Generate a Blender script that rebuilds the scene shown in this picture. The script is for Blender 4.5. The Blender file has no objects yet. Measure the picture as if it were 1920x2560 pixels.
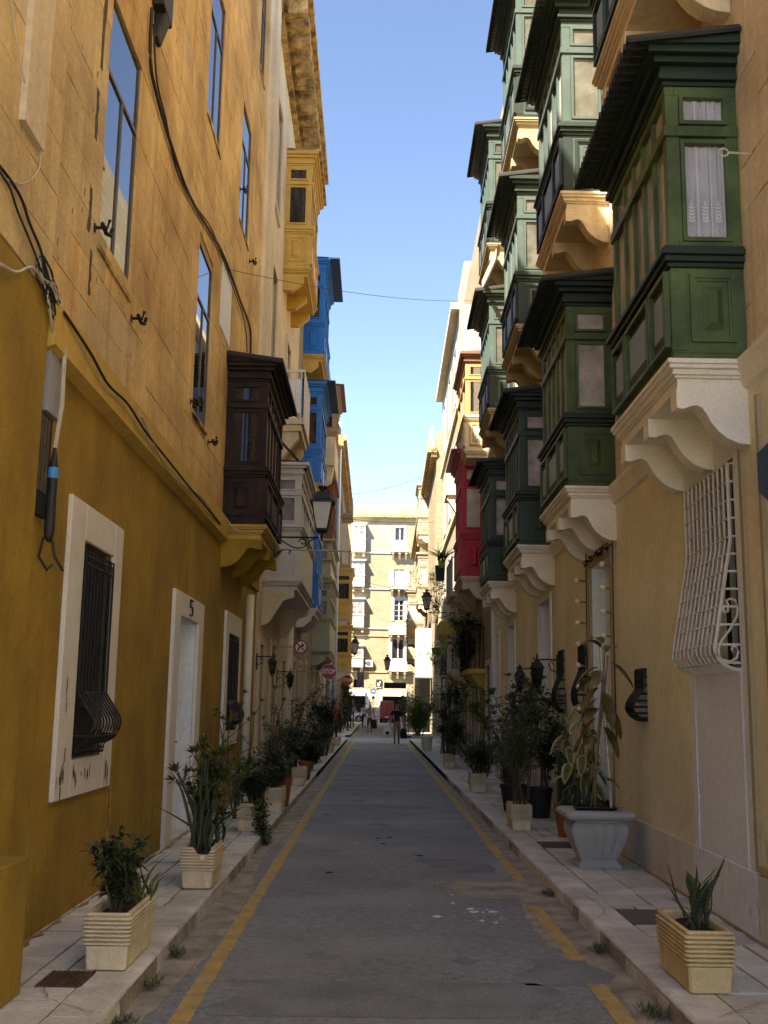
import bpy, bmesh, math, random
from mathutils import Vector, Matrix
random.seed(7)
S = bpy.context.scene
COL = S.collection
# ---------------------------------------------------------------- camera, sky, sun, exposure
F_PX, PX, PY = 2700.0, 960.0, 1280.0
VPX, VPY, ROLL = 940.0, 1764.0, math.radians(0.9)
fw = Vector((VPX-PX, -(VPY-PY), -F_PX)).normalized()
up = Vector((math.sin(ROLL), math.cos(ROLL), 0)); up -= up.dot(fw)*fw; up.normalize()
rt = fw.cross(up)
M3 = Matrix((rt, fw, up))
cam_d = bpy.data.cameras.new('camera'); cam = bpy.data.objects.new('camera', cam_d); COL.objects.link(cam)
cam.matrix_world = Matrix.Translation((0, 0, 1.6)) @ M3.to_4x4()
cam_d.sensor_fit = 'VERTICAL'; cam_d.sensor_height = 36; cam_d.lens = F_PX/2560*36
cam_d.clip_start = 0.05; cam_d.clip_end = 2000
S.camera = cam
world = bpy.data.worlds.new('World'); S.world = world; world.use_nodes = True
SUN_TO = Vector((-0.50, -0.62, 0.95)).normalized()
wn = world.node_tree.nodes; wl = world.node_tree.links
sky = wn.new('ShaderNodeTexSky'); sky.sky_type = 'NISHITA'; sky.sun_disc = False
sky.sun_elevation = math.asin(SUN_TO.z); sky.sun_rotation = math.atan2(SUN_TO.x, SUN_TO.y)
sky.air_density = .5; sky.dust_density = 0.0; sky.ozone_density = 1.0; sky.altitude = 50
bg = wn['Background']; wl.new(sky.outputs[0], bg.inputs[0]); bg.inputs[1].default_value = .11
sun_d = bpy.data.lights.new('sun', 'SUN'); sun_d.energy = 4.6; sun_d.angle = math.radians(0.53); sun_d.color = (1, .93, .8)
sun = bpy.data.objects.new('sun', sun_d); COL.objects.link(sun)
sun.rotation_euler = (-SUN_TO).to_track_quat('-Z', 'Y').to_euler(); sun.location = (-20, -20, 40)
S.render.engine = 'CYCLES'; S.cycles.diffuse_bounces = 8; S.cycles.max_bounces = 12
S.view_settings.view_transform = 'Standard'; S.view_settings.look = 'None'
S.view_settings.exposure = 2.3; S.view_settings.gamma = 1; S.view_settings.use_curve_mapping = False
S.view_settings.use_white_balance = True; S.view_settings.white_balance_temperature = 7200; S.view_settings.white_balance_tint = 10

# ---------------------------------------------------------------- helpers
def ray(px, py): return M3 @ Vector((px-PX, -(py-PY), -F_PX))
def on_left(px, py, w=0.0):
    d = ray(px, py); t = -(2.15-w)/(d.x+.003*d.y); return Vector((0, 0, 1.6))+t*d
def at_y(px, py, Y):
    d = ray(px, py); return Vector((0, 0, 1.6))+d*(Y/d.y)
def proj(p):
    c = M3.transposed() @ (Vector(p)-Vector((0, 0, 1.6)))
    return (PX+F_PX*c.x/-c.z, PY-F_PX*c.y/-c.z) if c.z < 0 else (-9999, -9999)
def in_frame(p, m=80):
    x, y = proj(p); return -m < x < 1920+m and -m < y < 2560+m
def wall_x(side, y): return -(2.15+.003*y) if side == 'L' else 2.48+.01*y
def TF(side, dx=0.0):
    s = 1 if side == 'L' else -1
    return lambda p: (wall_x(side, p[1])+s*(p[0]+dx), p[1], p[2])

class MB:
    def __init__(s, tf=None): s.v = []; s.f = []; s.mi = []; s.tf = tf; s.cm = 0
    def add(s, vs, fs):
        n = len(s.v)
        s.v += [tuple(s.tf(v)) if s.tf else tuple(v) for v in vs]
        s.f += [tuple(n+i for i in f) for f in fs]; s.mi += [s.cm]*len(fs)
    def box(s, x0, x1, y0, y1, z0, z1):
        s.add([(x0,y0,z0),(x1,y0,z0),(x1,y1,z0),(x0,y1,z0),(x0,y0,z1),(x1,y0,z1),(x1,y1,z1),(x0,y1,z1)],
              [(0,3,2,1),(4,5,6,7),(0,1,5,4),(1,2,6,5),(2,3,7,6),(3,0,4,7)]); return s
    def quad(s, a, b, c, d): s.add([a,b,c,d], [(0,1,2,3)]); return s
    def poly(s, pts): s.add(pts, [tuple(range(len(pts)))]); return s
    def prism(s, pts, ax, a, b):   # 2D outline swept along an axis
        def mk(p, t): return {'y': (p[0], t, p[1]), 'x': (t, p[0], p[1]), 'z': (p[0], p[1], t)}[ax]
        n = len(pts); vs = [mk(p, a) for p in pts]+[mk(p, b) for p in pts]
        s.add(vs, [tuple(range(n)), tuple(range(2*n-1, n-1, -1))]+[(i, (i+1) % n, n+(i+1) % n, n+i) for i in range(n)]); return s
    def loft(s, rings, cap=True):
        n = len(rings[0]); vs = [p for r in rings for p in r]; fs = []
        for k in range(len(rings)-1):
            fs += [(k*n+i, k*n+(i+1) % n, (k+1)*n+(i+1) % n, (k+1)*n+i) for i in range(n)]
        if cap: fs += [tuple(range(n)), tuple(range(len(vs)-1, len(vs)-n-1, -1))]
        s.add(vs, fs); return s
    def lathe(s, prof, c=(0,0,0), n=12, rot=0.0):
        s.loft([[(c[0]+r*math.cos(2*math.pi*i/n+rot), c[1]+r*math.sin(2*math.pi*i/n+rot), c[2]+z) for i in range(n)] for r, z in prof]); return s
    def tube(s, pts, r=.01, n=6):
        P = [Vector(p) for p in pts]; rings = []
        for i, p in enumerate(P):
            t = (P[min(i+1, len(P)-1)]-P[max(i-1, 0)])
            if t.length < 1e-6: t = Vector((0, 0, 1))
            t.normalize(); a = Vector((0, 0, 1)) if abs(t.z) < .9 else Vector((1, 0, 0))
            u = t.cross(a).normalized(); w = t.cross(u); rr = r[i] if isinstance(r, (list, tuple)) else r
            rings.append([tuple(p+rr*(math.cos(2*math.pi*k/n)*u+math.sin(2*math.pi*k/n)*w)) for k in range(n)])
        s.loft(rings); return s
    def leaf(s, b, d, L, Wd, n=1, droop=0.0, fold=.15):
        b = Vector(b); d = Vector(d).normalized(); side = d.cross(Vector((0, 0, 1)))
        if side.length < .05: side = Vector((random.uniform(-1, 1), random.uniform(-1, 1), 0))
        side.normalize(); nrm = side.cross(d)
        if n == 1:
            m = b+d*L*.45
            s.add([b, m+side*Wd*.5+nrm*fold*Wd, b+d*L, m-side*Wd*.5+nrm*fold*Wd], [(0, 1, 2), (0, 2, 3)]); return
        vs = []; fs = []
        for i in range(n+1):
            t = i/n; wd = Wd*.5*max(.04, math.sin(math.pi*min(1, .08+t*.92))**.75)
            c = b+d*L*t+Vector((0, 0, -droop*L*t*t))
            vs += [c-side*wd+nrm*fold*wd*2, c, c+side*wd+nrm*fold*wd*2]
        for i in range(n):
            k = i*3; fs += [(k, k+1, k+4, k+3), (k+1, k+2, k+5, k+4)]
        s.add(vs, fs)
    def build(s, name, mat, parent=None, smooth=False, bevel=0.0, rec=True, origin=None, seg=2):
        me = bpy.data.meshes.new(name)
        if parent is not None: o0 = Vector(WL[parent.name])
        elif origin is not None: o0 = Vector(origin)
        else:
            xs = [v[0] for v in s.v]; ys = [v[1] for v in s.v]; zs = [v[2] for v in s.v]
            o0 = Vector(((min(xs)+max(xs))/2, (min(ys)+max(ys))/2, min(zs)))
        me.from_pydata([tuple(Vector(v)-o0) for v in s.v], [], s.f)
        for m in (mat if isinstance(mat, list) else [mat]): me.materials.append(m)
        if isinstance(mat, list): me.polygons.foreach_set('material_index', s.mi)
        if rec:
            bm = bmesh.new(); bm.from_mesh(me); bmesh.ops.recalc_face_normals(bm, faces=bm.faces[:]); bm.to_mesh(me); bm.free()
        if smooth: me.polygons.foreach_set('use_smooth', [True]*len(me.polygons))
        o = bpy.data.objects.new(name, me); COL.objects.link(o)
        if parent is not None: o.parent = parent; WL[o.name] = WL[parent.name]
        else: o.location = o0; WL[o.name] = tuple(o0)
        if bevel:
            b = o.modifiers.new('bevel', 'BEVEL'); b.width = bevel; b.segments = seg; b.limit_method = 'ANGLE'; b.angle_limit = .6
        return o
WL = {}
def tag(o, label=None, cat=None, group=None, kind=None):
    if label: o['label'] = label
    if cat: o['category'] = cat
    if group: o['group'] = group
    if kind: o['kind'] = kind
    return o
def thing(name, loc, label, cat, group=None):
    o = bpy.data.objects.new(name, None); COL.objects.link(o); o.location = loc; o.empty_display_size = .2
    WL[o.name] = tuple(loc); return tag(o, label, cat, group)
def copy_tree(o, loc, label, rz=0.0, sc=None, parent=None):
    c = o.copy(); COL.objects.link(c)
    if parent is None:
        c.location = loc; c.rotation_euler = (0, 0, rz); c['label'] = label
        if sc: c.scale = sc
    else: c.parent = parent
    for ch in list(o.children): copy_tree(ch, None, None, parent=c)
    return c

# ---------------------------------------------------------------- materials
def nd(nt, t, **kw):
    n = nt.nodes.new(t)
    for k, v in kw.items(): setattr(n, k, v)
    return n
def mat(name, col, rough=.8, var=.18, scale=2.5, bump=.25, bscale=45, streak=0.0, scol=None, wear=0.0, wcol=None,
        rand=0.0, metal=0.0, wstr=None, ior=1.45, two=None, wscale=7, coat=0.0, trans=0.0, fine=.06):
    m = bpy.data.materials.new(name); m.use_nodes = True; nt = m.node_tree; L = nt.links
    p = nt.nodes['Principled BSDF']; p.inputs['Roughness'].default_value = rough
    p.inputs['Metallic'].default_value = metal; p.inputs['IOR'].default_value = ior
    if coat: p.inputs['Coat Weight'].default_value = coat; p.inputs['Coat Roughness'].default_value = .15
    if trans: p.inputs['Transmission Weight'].default_value = trans
    g = nd(nt, 'ShaderNodeNewGeometry')
    def noise(sc, det=5, stretch=None, ro=.6):
        n = nd(nt, 'ShaderNodeTexNoise'); n.inputs['Scale'].default_value = sc; n.inputs['Detail'].default_value = det; n.inputs['Roughness'].default_value = ro
        if stretch:
            mp = nd(nt, 'ShaderNodeMapping'); mp.inputs['Scale'].default_value = stretch; L.new(g.outputs['Position'], mp.inputs[0]); L.new(mp.outputs[0], n.inputs[0])
        else: L.new(g.outputs['Position'], n.inputs[0])
        return n.outputs[0]
    def ramp(x, a, b):
        r = nd(nt, 'ShaderNodeMapRange'); r.inputs[1].default_value = a; r.inputs[2].default_value = b; L.new(x, r.inputs[0]); return r.outputs[0]
    def mix(fac, a, b, mode='MIX'):
        x = nd(nt, 'ShaderNodeMix', data_type='RGBA', blend_type=mode)
        if isinstance(fac, float): x.inputs[0].default_value = fac
        else: L.new(fac, x.inputs[0])
        for i, c in ((6, a), (7, b)):
            if isinstance(c, tuple): x.inputs[i].default_value = (*c, 1)
            else: L.new(c, x.inputs[i])
        return x.outputs[2]
    lo = tuple(c*(1-var) for c in col); hi = tuple(min(1, c*(1+var)) for c in (two or col))
    c = mix(ramp(noise(scale), .32, .68), lo, hi)
    if fine: c = mix(ramp(noise(scale*18, 3), .3, .7), c, mix(1.0, c, (1-fine*3,)*3, 'MULTIPLY'))
    if streak:
        k = nd(nt, 'ShaderNodeMath', operation='MULTIPLY'); k.inputs[1].default_value = streak
        L.new(ramp(noise(1.0, 5, (7, 7, .45)), .5, .72), k.inputs[0]); c = mix(k.outputs[0], c, scol or tuple(x*.45 for x in col))
    if wear:
        k = nd(nt, 'ShaderNodeMath', operation='MULTIPLY'); k.inputs[1].default_value = 1.0
        L.new(ramp(noise(wscale, 9, wstr, .72), .72-wear*.3, .74-wear*.3), k.inputs[0]); c = mix(k.outputs[0], c, wcol or (.5, .42, .3))
    if rand:
        oi = nd(nt, 'ShaderNodeObjectInfo'); r = nd(nt, 'ShaderNodeMapRange'); r.inputs[3].default_value = 1-rand; r.inputs[4].default_value = 1+rand
        L.new(oi.outputs['Random'], r.inputs[0]); h = nd(nt, 'ShaderNodeHueSaturation'); L.new(r.outputs[0], h.inputs['Value']); L.new(c, h.inputs['Color'])
        q = nd(nt, 'ShaderNodeMapRange'); q.inputs[3].default_value = .5-rand*.04; q.inputs[4].default_value = .5+rand*.04
        L.new(oi.outputs['Random'], q.inputs[0]); L.new(q.outputs[0], h.inputs['Hue']); c = h.outputs[0]
    L.new(c, p.inputs['Base Color'])
    if bump:
        b = nd(nt, 'ShaderNodeBump'); b.inputs['Strength'].default_value = bump; b.inputs['Distance'].default_value = .02
        ad = nd(nt, 'ShaderNodeMath', operation='ADD'); L.new(noise(bscale, 4), ad.inputs[0]); L.new(noise(bscale*.12, 5), ad.inputs[1])
        L.new(ad.outputs[0], b.inputs['Height']); L.new(b.outputs[0], p.inputs['Normal'])
    return m
MT = dict(
 ochre=mat('ochre_plaster', (.34,.21,.021), .9, .28, 1.3, .35, 60, streak=.55, scol=(.22,.12,.012), wear=.16, wcol=(.48,.32,.06), wstr=(1, 1, .25)),
 ochre_light=mat('ochre_band', (.56,.37,.08), .9, .12, 2, .2, streak=.35, scol=(.3,.15,.02)),
 orange_stone=mat('orange_limestone', (.57,.355,.13), .92, .28, .9, .6, 30, streak=.6, scol=(.42,.19,.05), wear=.15, wcol=(.30,.16,.06), rand=.03, wscale=5, two=(.66,.46,.19)),
 joint=mat('stone_joint', (.36,.22,.09), .95, .3),
 pale_stone=mat('pale_limestone', (.74,.61,.40), .92, .16, .9, .5, 35, streak=.35, scol=(.32,.2,.08), wear=.04, wcol=(.25,.16,.07), rand=.06),
 pale_brown=mat('brownish_limestone', (.60,.44,.22), .92, .26, 1.2, .6, 30, streak=.5, scol=(.34,.22,.1), wear=.15, wcol=(.25,.17,.09), rand=.06, wscale=4),
 lime=mat('limestone', (.68,.57,.39), .92, .14, .8, .4, 35, streak=.3, scol=(.4,.27,.12)),
 cream=mat('cream_plaster', (.79,.74,.50), .9, .12, .9, .25, 60, streak=.35, scol=(.66,.53,.30)),
 yellowtrim=mat('yellow_trim', (.42,.35,.21), .85, .1),
 mould=mat('cream_moulding', (.85,.79,.66), .85, .1, 3, .15),
 white=mat('white_paint', (.74,.70,.63), .7, .07, 3, .12, wear=.06, wcol=(.34,.26,.16), wscale=5),
 plaster_grey=mat('grey_render', (.27,.25,.22), .9, .15, 1, .2),
 greywall=mat('grey_white_paint', (.76,.80,.84), .85, .08, 1.2, .15, streak=.2, scol=(.62,.60,.57)),
 plinth=mat('cement_plinth', (.64,.61,.53), .9, .15, 2, .4),
 white2=mat('white_wood', (.44,.44,.43), .5, .05, 3, .05),
 black=mat('black_iron', (.012,.012,.013), .55, .2, 8, .1, metal=0),
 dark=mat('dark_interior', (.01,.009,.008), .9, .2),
 whiteiron=mat('white_iron', (.62,.57,.50), .5, .12, 9, .1, wear=.08, wcol=(.3,.2,.12), wscale=30),
 green=mat('green_wood', (.050,.088,.026), .5, .45, 2.6, .3, 60, streak=.5, scol=(.03,.062,.018), wear=.03, wcol=(.22,.27,.2), wscale=10, two=(.075,.115,.03)),
 green_dk=mat('dark_green_wood', (.012,.028,.016), .5, .25, 3, .2, 60),
 green_base=mat('deep_green_wood', (.012,.026,.020), .45, .25, 3, .2, 60, wear=.02, wcol=(.2,.22,.2), wscale=14),
 green_mid=mat('mid_green_wood', (.028,.056,.030), .45, .25, 3, .2, 60, wear=.02, wcol=(.3,.34,.28), wscale=14),
 green_pale=mat('pale_green_wood', (.065,.10,.09), .42, .16, 3, .15, 60, streak=.4, scol=(.06,.10,.085)),  # paler green for upper parts, above the darker green base
 greenpanel=mat('grey_green_panel', (.15,.18,.13), .4, .15, 5, .1),
 roofdk=mat('dark_roof_sheet', (.012,.013,.012), .7, .3, 6, .2),
 red=mat('red_wood', (.50,.014,.036), .45, .2, 3, .12, 60, streak=.3, scol=(.18,.008,.014)),
 blue=mat('blue_wood', (.012,.20,.62), .45, .15, 3, .1, 60),
 blue_dk=mat('dark_blue_wood', (.006,.045,.12), .5, .15, 3, .1),
 brown=mat('dark_brown_wood', (.012,.006,.004), .75, .5, 5, .3, 70, streak=.5, scol=(.012,.006,.004), wear=.07, wcol=(.16,.08,.04), wscale=6, two=(.03,.013,.008)),
 rust=mat('brown_roof', (.20,.085,.05), .7, .2, 4, .2),
 yellowwood=mat('yellow_wood', (.66,.42,.08), .5, .1, 3, .12, 60, streak=.25, scol=(.45,.26,.05)),
 grey=mat('grey_wood', (.56,.54,.48), .55, .12, 3, .15, 60, streak=.3, scol=(.38,.35,.3)),
 greycream=mat('grey_cream_wood', (.42,.40,.27), .6, .12, 3, .15, 60, streak=.3, scol=(.26,.24,.14)),
 tan=mat('tan_wood', (.42,.27,.12), .6, .15, 3, .15, 60),
 creamwood=mat('cream_wood', (.37,.32,.22), .55, .08, 3, .1, 60),
 pane=mat('curtained_glass', (.16,.155,.145), .08, .35, 3, 0, ior=1.5, two=(.25,.245,.235)),
 pane_sun=mat('sunlit_balcony_glass', (.085,.085,.075), .08, .3, 3, 0, ior=1.5, two=(.13,.13,.11)),  # darker glass colour for sunlit balconies; the grey copy serves those in shade
 pane_grey=mat('grey_curtained_glass', (.34,.335,.32), .08, .3, 3, 0, ior=1.5, two=(.48,.47,.46)),
 pane_pale=mat('curtain_reflection_glass', (.56,.51,.43), .15, .2, 3, 0, ior=1.6),  # curtain paleness plus reflected brightness, both put into the glass colour
 pane_dark=mat('dark_glass', (.02,.02,.022), .04, .3, 3, 0, ior=1.6),
 mirror=mat('reflecting_glass', (.015,.018,.022), .015, .1, 3, 0, ior=3.2, fine=0),
 steel=mat('window_steel', (.11,.10,.09), .5, .15, 8, .05),
 asphalt=None, terracotta=mat('terracotta', (.28,.085,.03), .85, .2, 5, .2),
 planter=mat('cast_planter', (.78,.66,.46), .85, .14, 5, .35, 60, streak=.45, scol=(.40,.25,.08), wear=.07, wcol=(.32,.2,.08), wscale=12),
 planter_y=mat('yellow_cast_planter', (.72,.56,.30), .85, .14, 5, .35, 60, streak=.45, scol=(.42,.24,.06), wear=.06, wcol=(.3,.19,.07), wscale=12),
 urn=mat('grey_urn', (.48,.47,.43), .7, .2, 5, .15, 50, two=(.35,.35,.34)),
 soil=mat('soil', (.05,.032,.02), 1, .4, 20, .8, 60),
 leaf=mat('leaf_green', (.065,.09,.02), .5, .4, 9, 0, two=(.10,.13,.022)),
 leaf_dk=mat('leaf_dark', (.040,.060,.018), .5, .4, 9, 0),
 leaf_lt=mat('leaf_light', (.12,.19,.04), .45, .25, 12, 0),
 leaf_blue=mat('leaf_grey_green', (.075,.10,.05), .5, .3, 12, 0, two=(.12,.14,.06)),
 rubber=mat('rubber_leaf', (.085,.075,.022), .3, .4, 6, 0, two=(.14,.10,.03)),
 bark=mat('bark', (.10,.075,.045), .9, .3, 20, .4),
 bamboo=mat('cane', (.25,.17,.08), .7, .2, 12, .2),
 foil=mat('spiral_wrapped_pole', (.7,.68,.62), .25, .2, 30, .2, metal=.6),
 ivory=mat('bulb_white', (.8,.76,.66), .3, .05, 3, 0),
 lampglass=mat('frosted_lamp_glass', (.55,.52,.46), .25, .1, 6, 0, ior=1.5),
 signred=mat('sign_red', (.45,.012,.014), .4, .1, 6, 0), signwhite=mat('sign_white', (.8,.78,.74), .4, .06, 6, 0),
 navy=mat('sign_back_navy', (.012,.018,.035), .5, .2, 6, .05), signblue=mat('sign_blue', (.01,.09,.40), .4, .1, 6, 0),
 pot_lime=mat('lime_pot', (.22,.42,.02), .5, .1, 6, 0), pot_dk=mat('dark_green_pot', (.012,.035,.012), .5, .2, 6, 0),
 pot_black=mat('black_pot', (.012,.012,.014), .55, .2, 6, .05), cable=mat('black_cable', (.02,.018,.016), .6, .3, 8, .1),
 cable_w=mat('pale_cable', (.5,.44,.34), .7, .2, 8, .05), metalgrey=mat('grey_metal', (.30,.31,.32), .5, .15, 5, .1),
 tape=mat('blue_tape', (.05,.28,.60), .5, .1, 6, 0), rustiron=mat('rusty_grate', (.10,.055,.035), .8, .4, 20, .4),
 skin=mat('skin', (.36,.19,.12), .6, .08, 8, 0), hair=mat('dark_hair', (.02,.014,.01), .7, .3, 20, 0),
 cloth_k=mat('black_cloth', (.015,.013,.014), .9, .3, 10, .1), cloth_tan=mat('tan_cloth', (.34,.20,.10), .9, .12, 10, .1),
 cloth_w=mat('white_cloth', (.72,.70,.68), .9, .08, 10, .1), cloth_p=mat('patterned_cloth', (.16,.07,.08), .9, .6, 30, .1, two=(.4,.3,.28)),
 cloth_g=mat('dark_green_cloth', (.03,.04,.03), .9, .2, 10, .1), cloth_o=mat('orange_cloth', (.6,.10,.025), .9, .12, 10, .1),
 cloth_n=mat('navy_cloth', (.03,.035,.06), .9, .2, 10, .1), laundry=mat('purple_cloth', (.22,.2,.28), .9, .2, 10, .1),
 carwhite=mat('white_car_paint', (.75,.76,.78), .25, .03, 2, 0, coat=.5), vanred=mat('red_van_paint', (.26,.012,.008), .35, .08, 2, 0, coat=.4),
 rubberblk=mat('tyre', (.012,.012,.012), .85, .2, 8, .1), chrome=mat('rim_metal', (.45,.45,.46), .35, .1, 8, 0, metal=.8),
 taillight=mat('tail_light', (.6,.03,.02), .3, .1, 8, 0),
 awning=mat('white_awning', (.75,.73,.68), .8, .05, 4, .05), stonedk=mat('weathered_stone', (.22,.12,.045), .95, .5, 4, .9, 12, two=(.5,.34,.14)),
 steelpost=mat('bollard_paint', (.05,.045,.04), .6, .2, 6, .05),
)
def wallmat(name, col, bw=.62, bh=.28):    # far masonry whose joints are too fine to build
    m = mat(name, col, .92, .1, .5, .3, 20, streak=.3, scol=tuple(c*.65 for c in col)); nt = m.node_tree; L = nt.links
    p = nt.nodes['Principled BSDF']; src = p.inputs['Base Color'].links[0].from_socket
    g = nd(nt, 'ShaderNodeNewGeometry'); sp = nd(nt, 'ShaderNodeSeparateXYZ'); L.new(g.outputs['Position'], sp.inputs[0])
    a = nd(nt, 'ShaderNodeMath', operation='ADD'); L.new(sp.outputs[0], a.inputs[0]); L.new(sp.outputs[1], a.inputs[1])
    cb = nd(nt, 'ShaderNodeCombineXYZ'); L.new(a.outputs[0], cb.inputs[0]); L.new(sp.outputs[2], cb.inputs[1])
    b = nd(nt, 'ShaderNodeTexBrick'); L.new(cb.outputs[0], b.inputs[0]); b.inputs['Scale'].default_value = 1
    b.inputs['Brick Width'].default_value = bw; b.inputs['Row Height'].default_value = bh; b.inputs['Mortar Size'].default_value = .012
    b.inputs['Color1'].default_value = (1,1,1,1); b.inputs['Color2'].default_value = (.84,.82,.78,1); b.inputs['Mortar'].default_value = (.66,.6,.52,1)
    x = nd(nt, 'ShaderNodeMix', data_type='RGBA', blend_type='MULTIPLY'); x.inputs[0].default_value = 1
    L.new(src, x.inputs[6]); L.new(b.outputs[0], x.inputs[7]); L.new(x.outputs[2], p.inputs['Base Color']); return m
MT['far'] = wallmat('far_masonry', (.34,.29,.20)); MT['far2'] = wallmat('far_yellow_masonry', (.35,.295,.195)); MT['far3'] = wallmat('far_pale_masonry', (.38,.335,.26))
MT['far4'] = wallmat('brown_masonry', (.50,.33,.15))
def asphalt():
    m = mat('asphalt', (.27,.295,.305), .9, .16, .8, .5, 110, fine=.12); nt = m.node_tree; L = nt.links
    p = nt.nodes['Principled BSDF']; src = p.inputs['Base Color'].links[0].from_socket; g = nd(nt, 'ShaderNodeNewGeometry')
    def layer(src, scale, lo, hi, col, feature='F1', stretch=None):
        v = nd(nt, 'ShaderNodeTexVoronoi'); v.inputs['Scale'].default_value = scale; v.feature = feature; L.new(g.outputs[0], v.inputs[0])
        r = nd(nt, 'ShaderNodeMapRange'); r.inputs[1].default_value = lo; r.inputs[2].default_value = hi; L.new(v.outputs[0], r.inputs[0])
        x = nd(nt, 'ShaderNodeMix', data_type='RGBA'); L.new(r.outputs[0], x.inputs[0]); x.inputs[7].default_value = (*col, 1); L.new(src, x.inputs[6]); return x.outputs[2]
    c = layer(src, 62, .30, .16, (.46,.43,.38))
    c = layer(c, 34, .20, .10, (.07,.07,.07))
    n = nd(nt, 'ShaderNodeTexNoise'); n.inputs['Scale'].default_value = .5; n.inputs['Detail'].default_value = 7; L.new(g.outputs[0], n.inputs[0])
    r = nd(nt, 'ShaderNodeMapRange'); r.inputs[1].default_value = .5; r.inputs[2].default_value = .72; L.new(n.outputs[0], r.inputs[0])
    x = nd(nt, 'ShaderNodeMix', data_type='RGBA'); L.new(r.outputs[0], x.inputs[0]); L.new(c, x.inputs[6]); x.inputs[7].default_value = (.33,.345,.34,1)
    L.new(x.outputs[2], p.inputs['Base Color']); return m
MT['asphalt'] = asphalt()
MT['oil'] = mat('oily_asphalt', (.235,.255,.265), .8, .2, 5, .5, 110, fine=.12)
MT['patch'] = mat('asphalt_patch', (.255,.275,.285), .9, .2, 3, .4, 110, fine=.14)
MT['dirt'] = mat('gutter_dirt', (.37,.33,.26), .95, .4, 4, .9, 40, wear=.18, wcol=(.13,.105,.075), wscale=4)
MT['paveL'] = mat('paving_limestone', (.61,.59,.52), .85, .25, 2.2, .6, 25, rand=.12, wear=.09, wcol=(.30,.22,.14), wscale=5)
MT['kerb'] = mat('kerb_limestone', (.64,.62,.54), .85, .25, 3, .7, 25, rand=.07, wear=.07, wcol=(.2,.15,.09), wscale=5)
MT['yline'] = mat('worn_yellow_paint', (.52,.37,.12), .85, .18, 6, .3, 90, wear=.50, wcol=(.25,.25,.24), wscale=9)
def banded(name, c1, c2, scale, thr=(.45, .6)):
    m = mat(name, c1, .45, .2, 8, 0); nt = m.node_tree; L = nt.links; p = nt.nodes['Principled BSDF']; src = p.inputs['Base Color'].links[0].from_socket
    w = nd(nt, 'ShaderNodeTexWave'); w.bands_direction = 'Z'; w.inputs['Scale'].default_value = scale; w.inputs['Distortion'].default_value = 6; w.inputs['Detail'].default_value = 3
    g = nd(nt, 'ShaderNodeNewGeometry'); L.new(g.outputs[0], w.inputs[0])
    r = nd(nt, 'ShaderNodeMapRange'); r.inputs[1].default_value = thr[0]; r.inputs[2].default_value = thr[1]; L.new(w.outputs[0], r.inputs[0])
    x = nd(nt, 'ShaderNodeMix', data_type='RGBA'); L.new(r.outputs[0], x.inputs[0]); L.new(src, x.inputs[6]); x.inputs[7].default_value = (*c2, 1); L.new(x.outputs[2], p.inputs['Base Color']); return m
MT['snake'] = banded('snake_leaf', (.030,.045,.020), (.055,.068,.034), 14, (.4, .9))
MT['blk_orange'] = MT['orange_stone']
def glassmat():
    m = bpy.data.materials.new('clear_glass'); m.use_nodes = True; nt = m.node_tree; nt.nodes.remove(nt.nodes['Principled BSDF'])
    t = nd(nt, 'ShaderNodeBsdfTransparent'); g = nd(nt, 'ShaderNodeBsdfGlossy'); g.inputs['Roughness'].default_value = .03
    f = nd(nt, 'ShaderNodeFresnel'); f.inputs[0].default_value = 1.5; x = nd(nt, 'ShaderNodeMixShader')
    L = nt.links; L.new(f.outputs[0], x.inputs[0]); L.new(t.outputs[0], x.inputs[1]); L.new(g.outputs[0], x.inputs[2]); L.new(x.outputs[0], nt.nodes['Material Output'].inputs[0]); return m
MT['glass'] = glassmat()
# ---------------------------------------------------------------- ground, road, pavements
def st(o, label=None): return tag(o, label, kind='structure')
g = MB(); g.quad((-400,-400,-.03), (400,-400,-.03), (400,600,-.03), (-400,600,-.03)); st(g.build('ground', MT['plinth']))
r = MB()
ys = [-30+i*.5 for i in range(int(150/.5)+1)]
for i in range(len(ys)-1): r.quad((-1.62, ys[i], 0), (1.9, ys[i], 0), (1.9, ys[i+1], 0), (-1.62, ys[i+1], 0))
road = st(r.build('road', MT['asphalt']))
c = MB(); c.quad((-30,99.5,.001), (-1.62,99.5,.001), (-1.62,109,.001), (-30,109,.001)); c.quad((1.9,99.5,.001), (30,99.5,.001), (30,109,.001), (1.9,109,.001))
c.quad((-30,50.5,.001), (-1.62,50.5,.001), (-1.62,56.5,.001), (-30,56.5,.001)); c.quad((1.9,50.5,.001), (30,50.5,.001), (30,56.5,.001), (1.9,56.5,.001))
st(c.build('cross_street', MT['asphalt']))
def ragged(x0, x1, y0, y1, z, m, name, step=.12, amp=.03, parent=road):
    b = MB(); n = max(2, int((y1-y0)/step)); a = [];
    for i in range(n+1):
        y = y0+(y1-y0)*i/n; a.append((x0(y)+random.uniform(-amp, amp), x1(y)+random.uniform(-amp, amp), y))
    for i in range(n): b.quad((a[i][0], a[i][2], z), (a[i][1], a[i][2], z), (a[i+1][1], a[i+1][2], z), (a[i+1][0], a[i+1][2], z))
    return b.build(name, m, parent)
ragged(lambda y: -1.31, lambda y: -1.10+.07*math.sin(y*.9), 3, 50.5, .001, MT['dirt'], 'gutter', amp=.025)
ragged(lambda y: 1.36+.06*math.sin(y*1.3)-(.10 if y < 11 else 0), lambda y: 1.60, 3, 50.5, .001, MT['dirt'], 'gutter', amp=.03)
for y0, y1 in ((3, 50.3), (57, 98)): ragged(lambda y: -1.03, lambda y: -.925, y0, y1, .003, MT['yline'], 'yellow_line', .05, .006)
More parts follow.
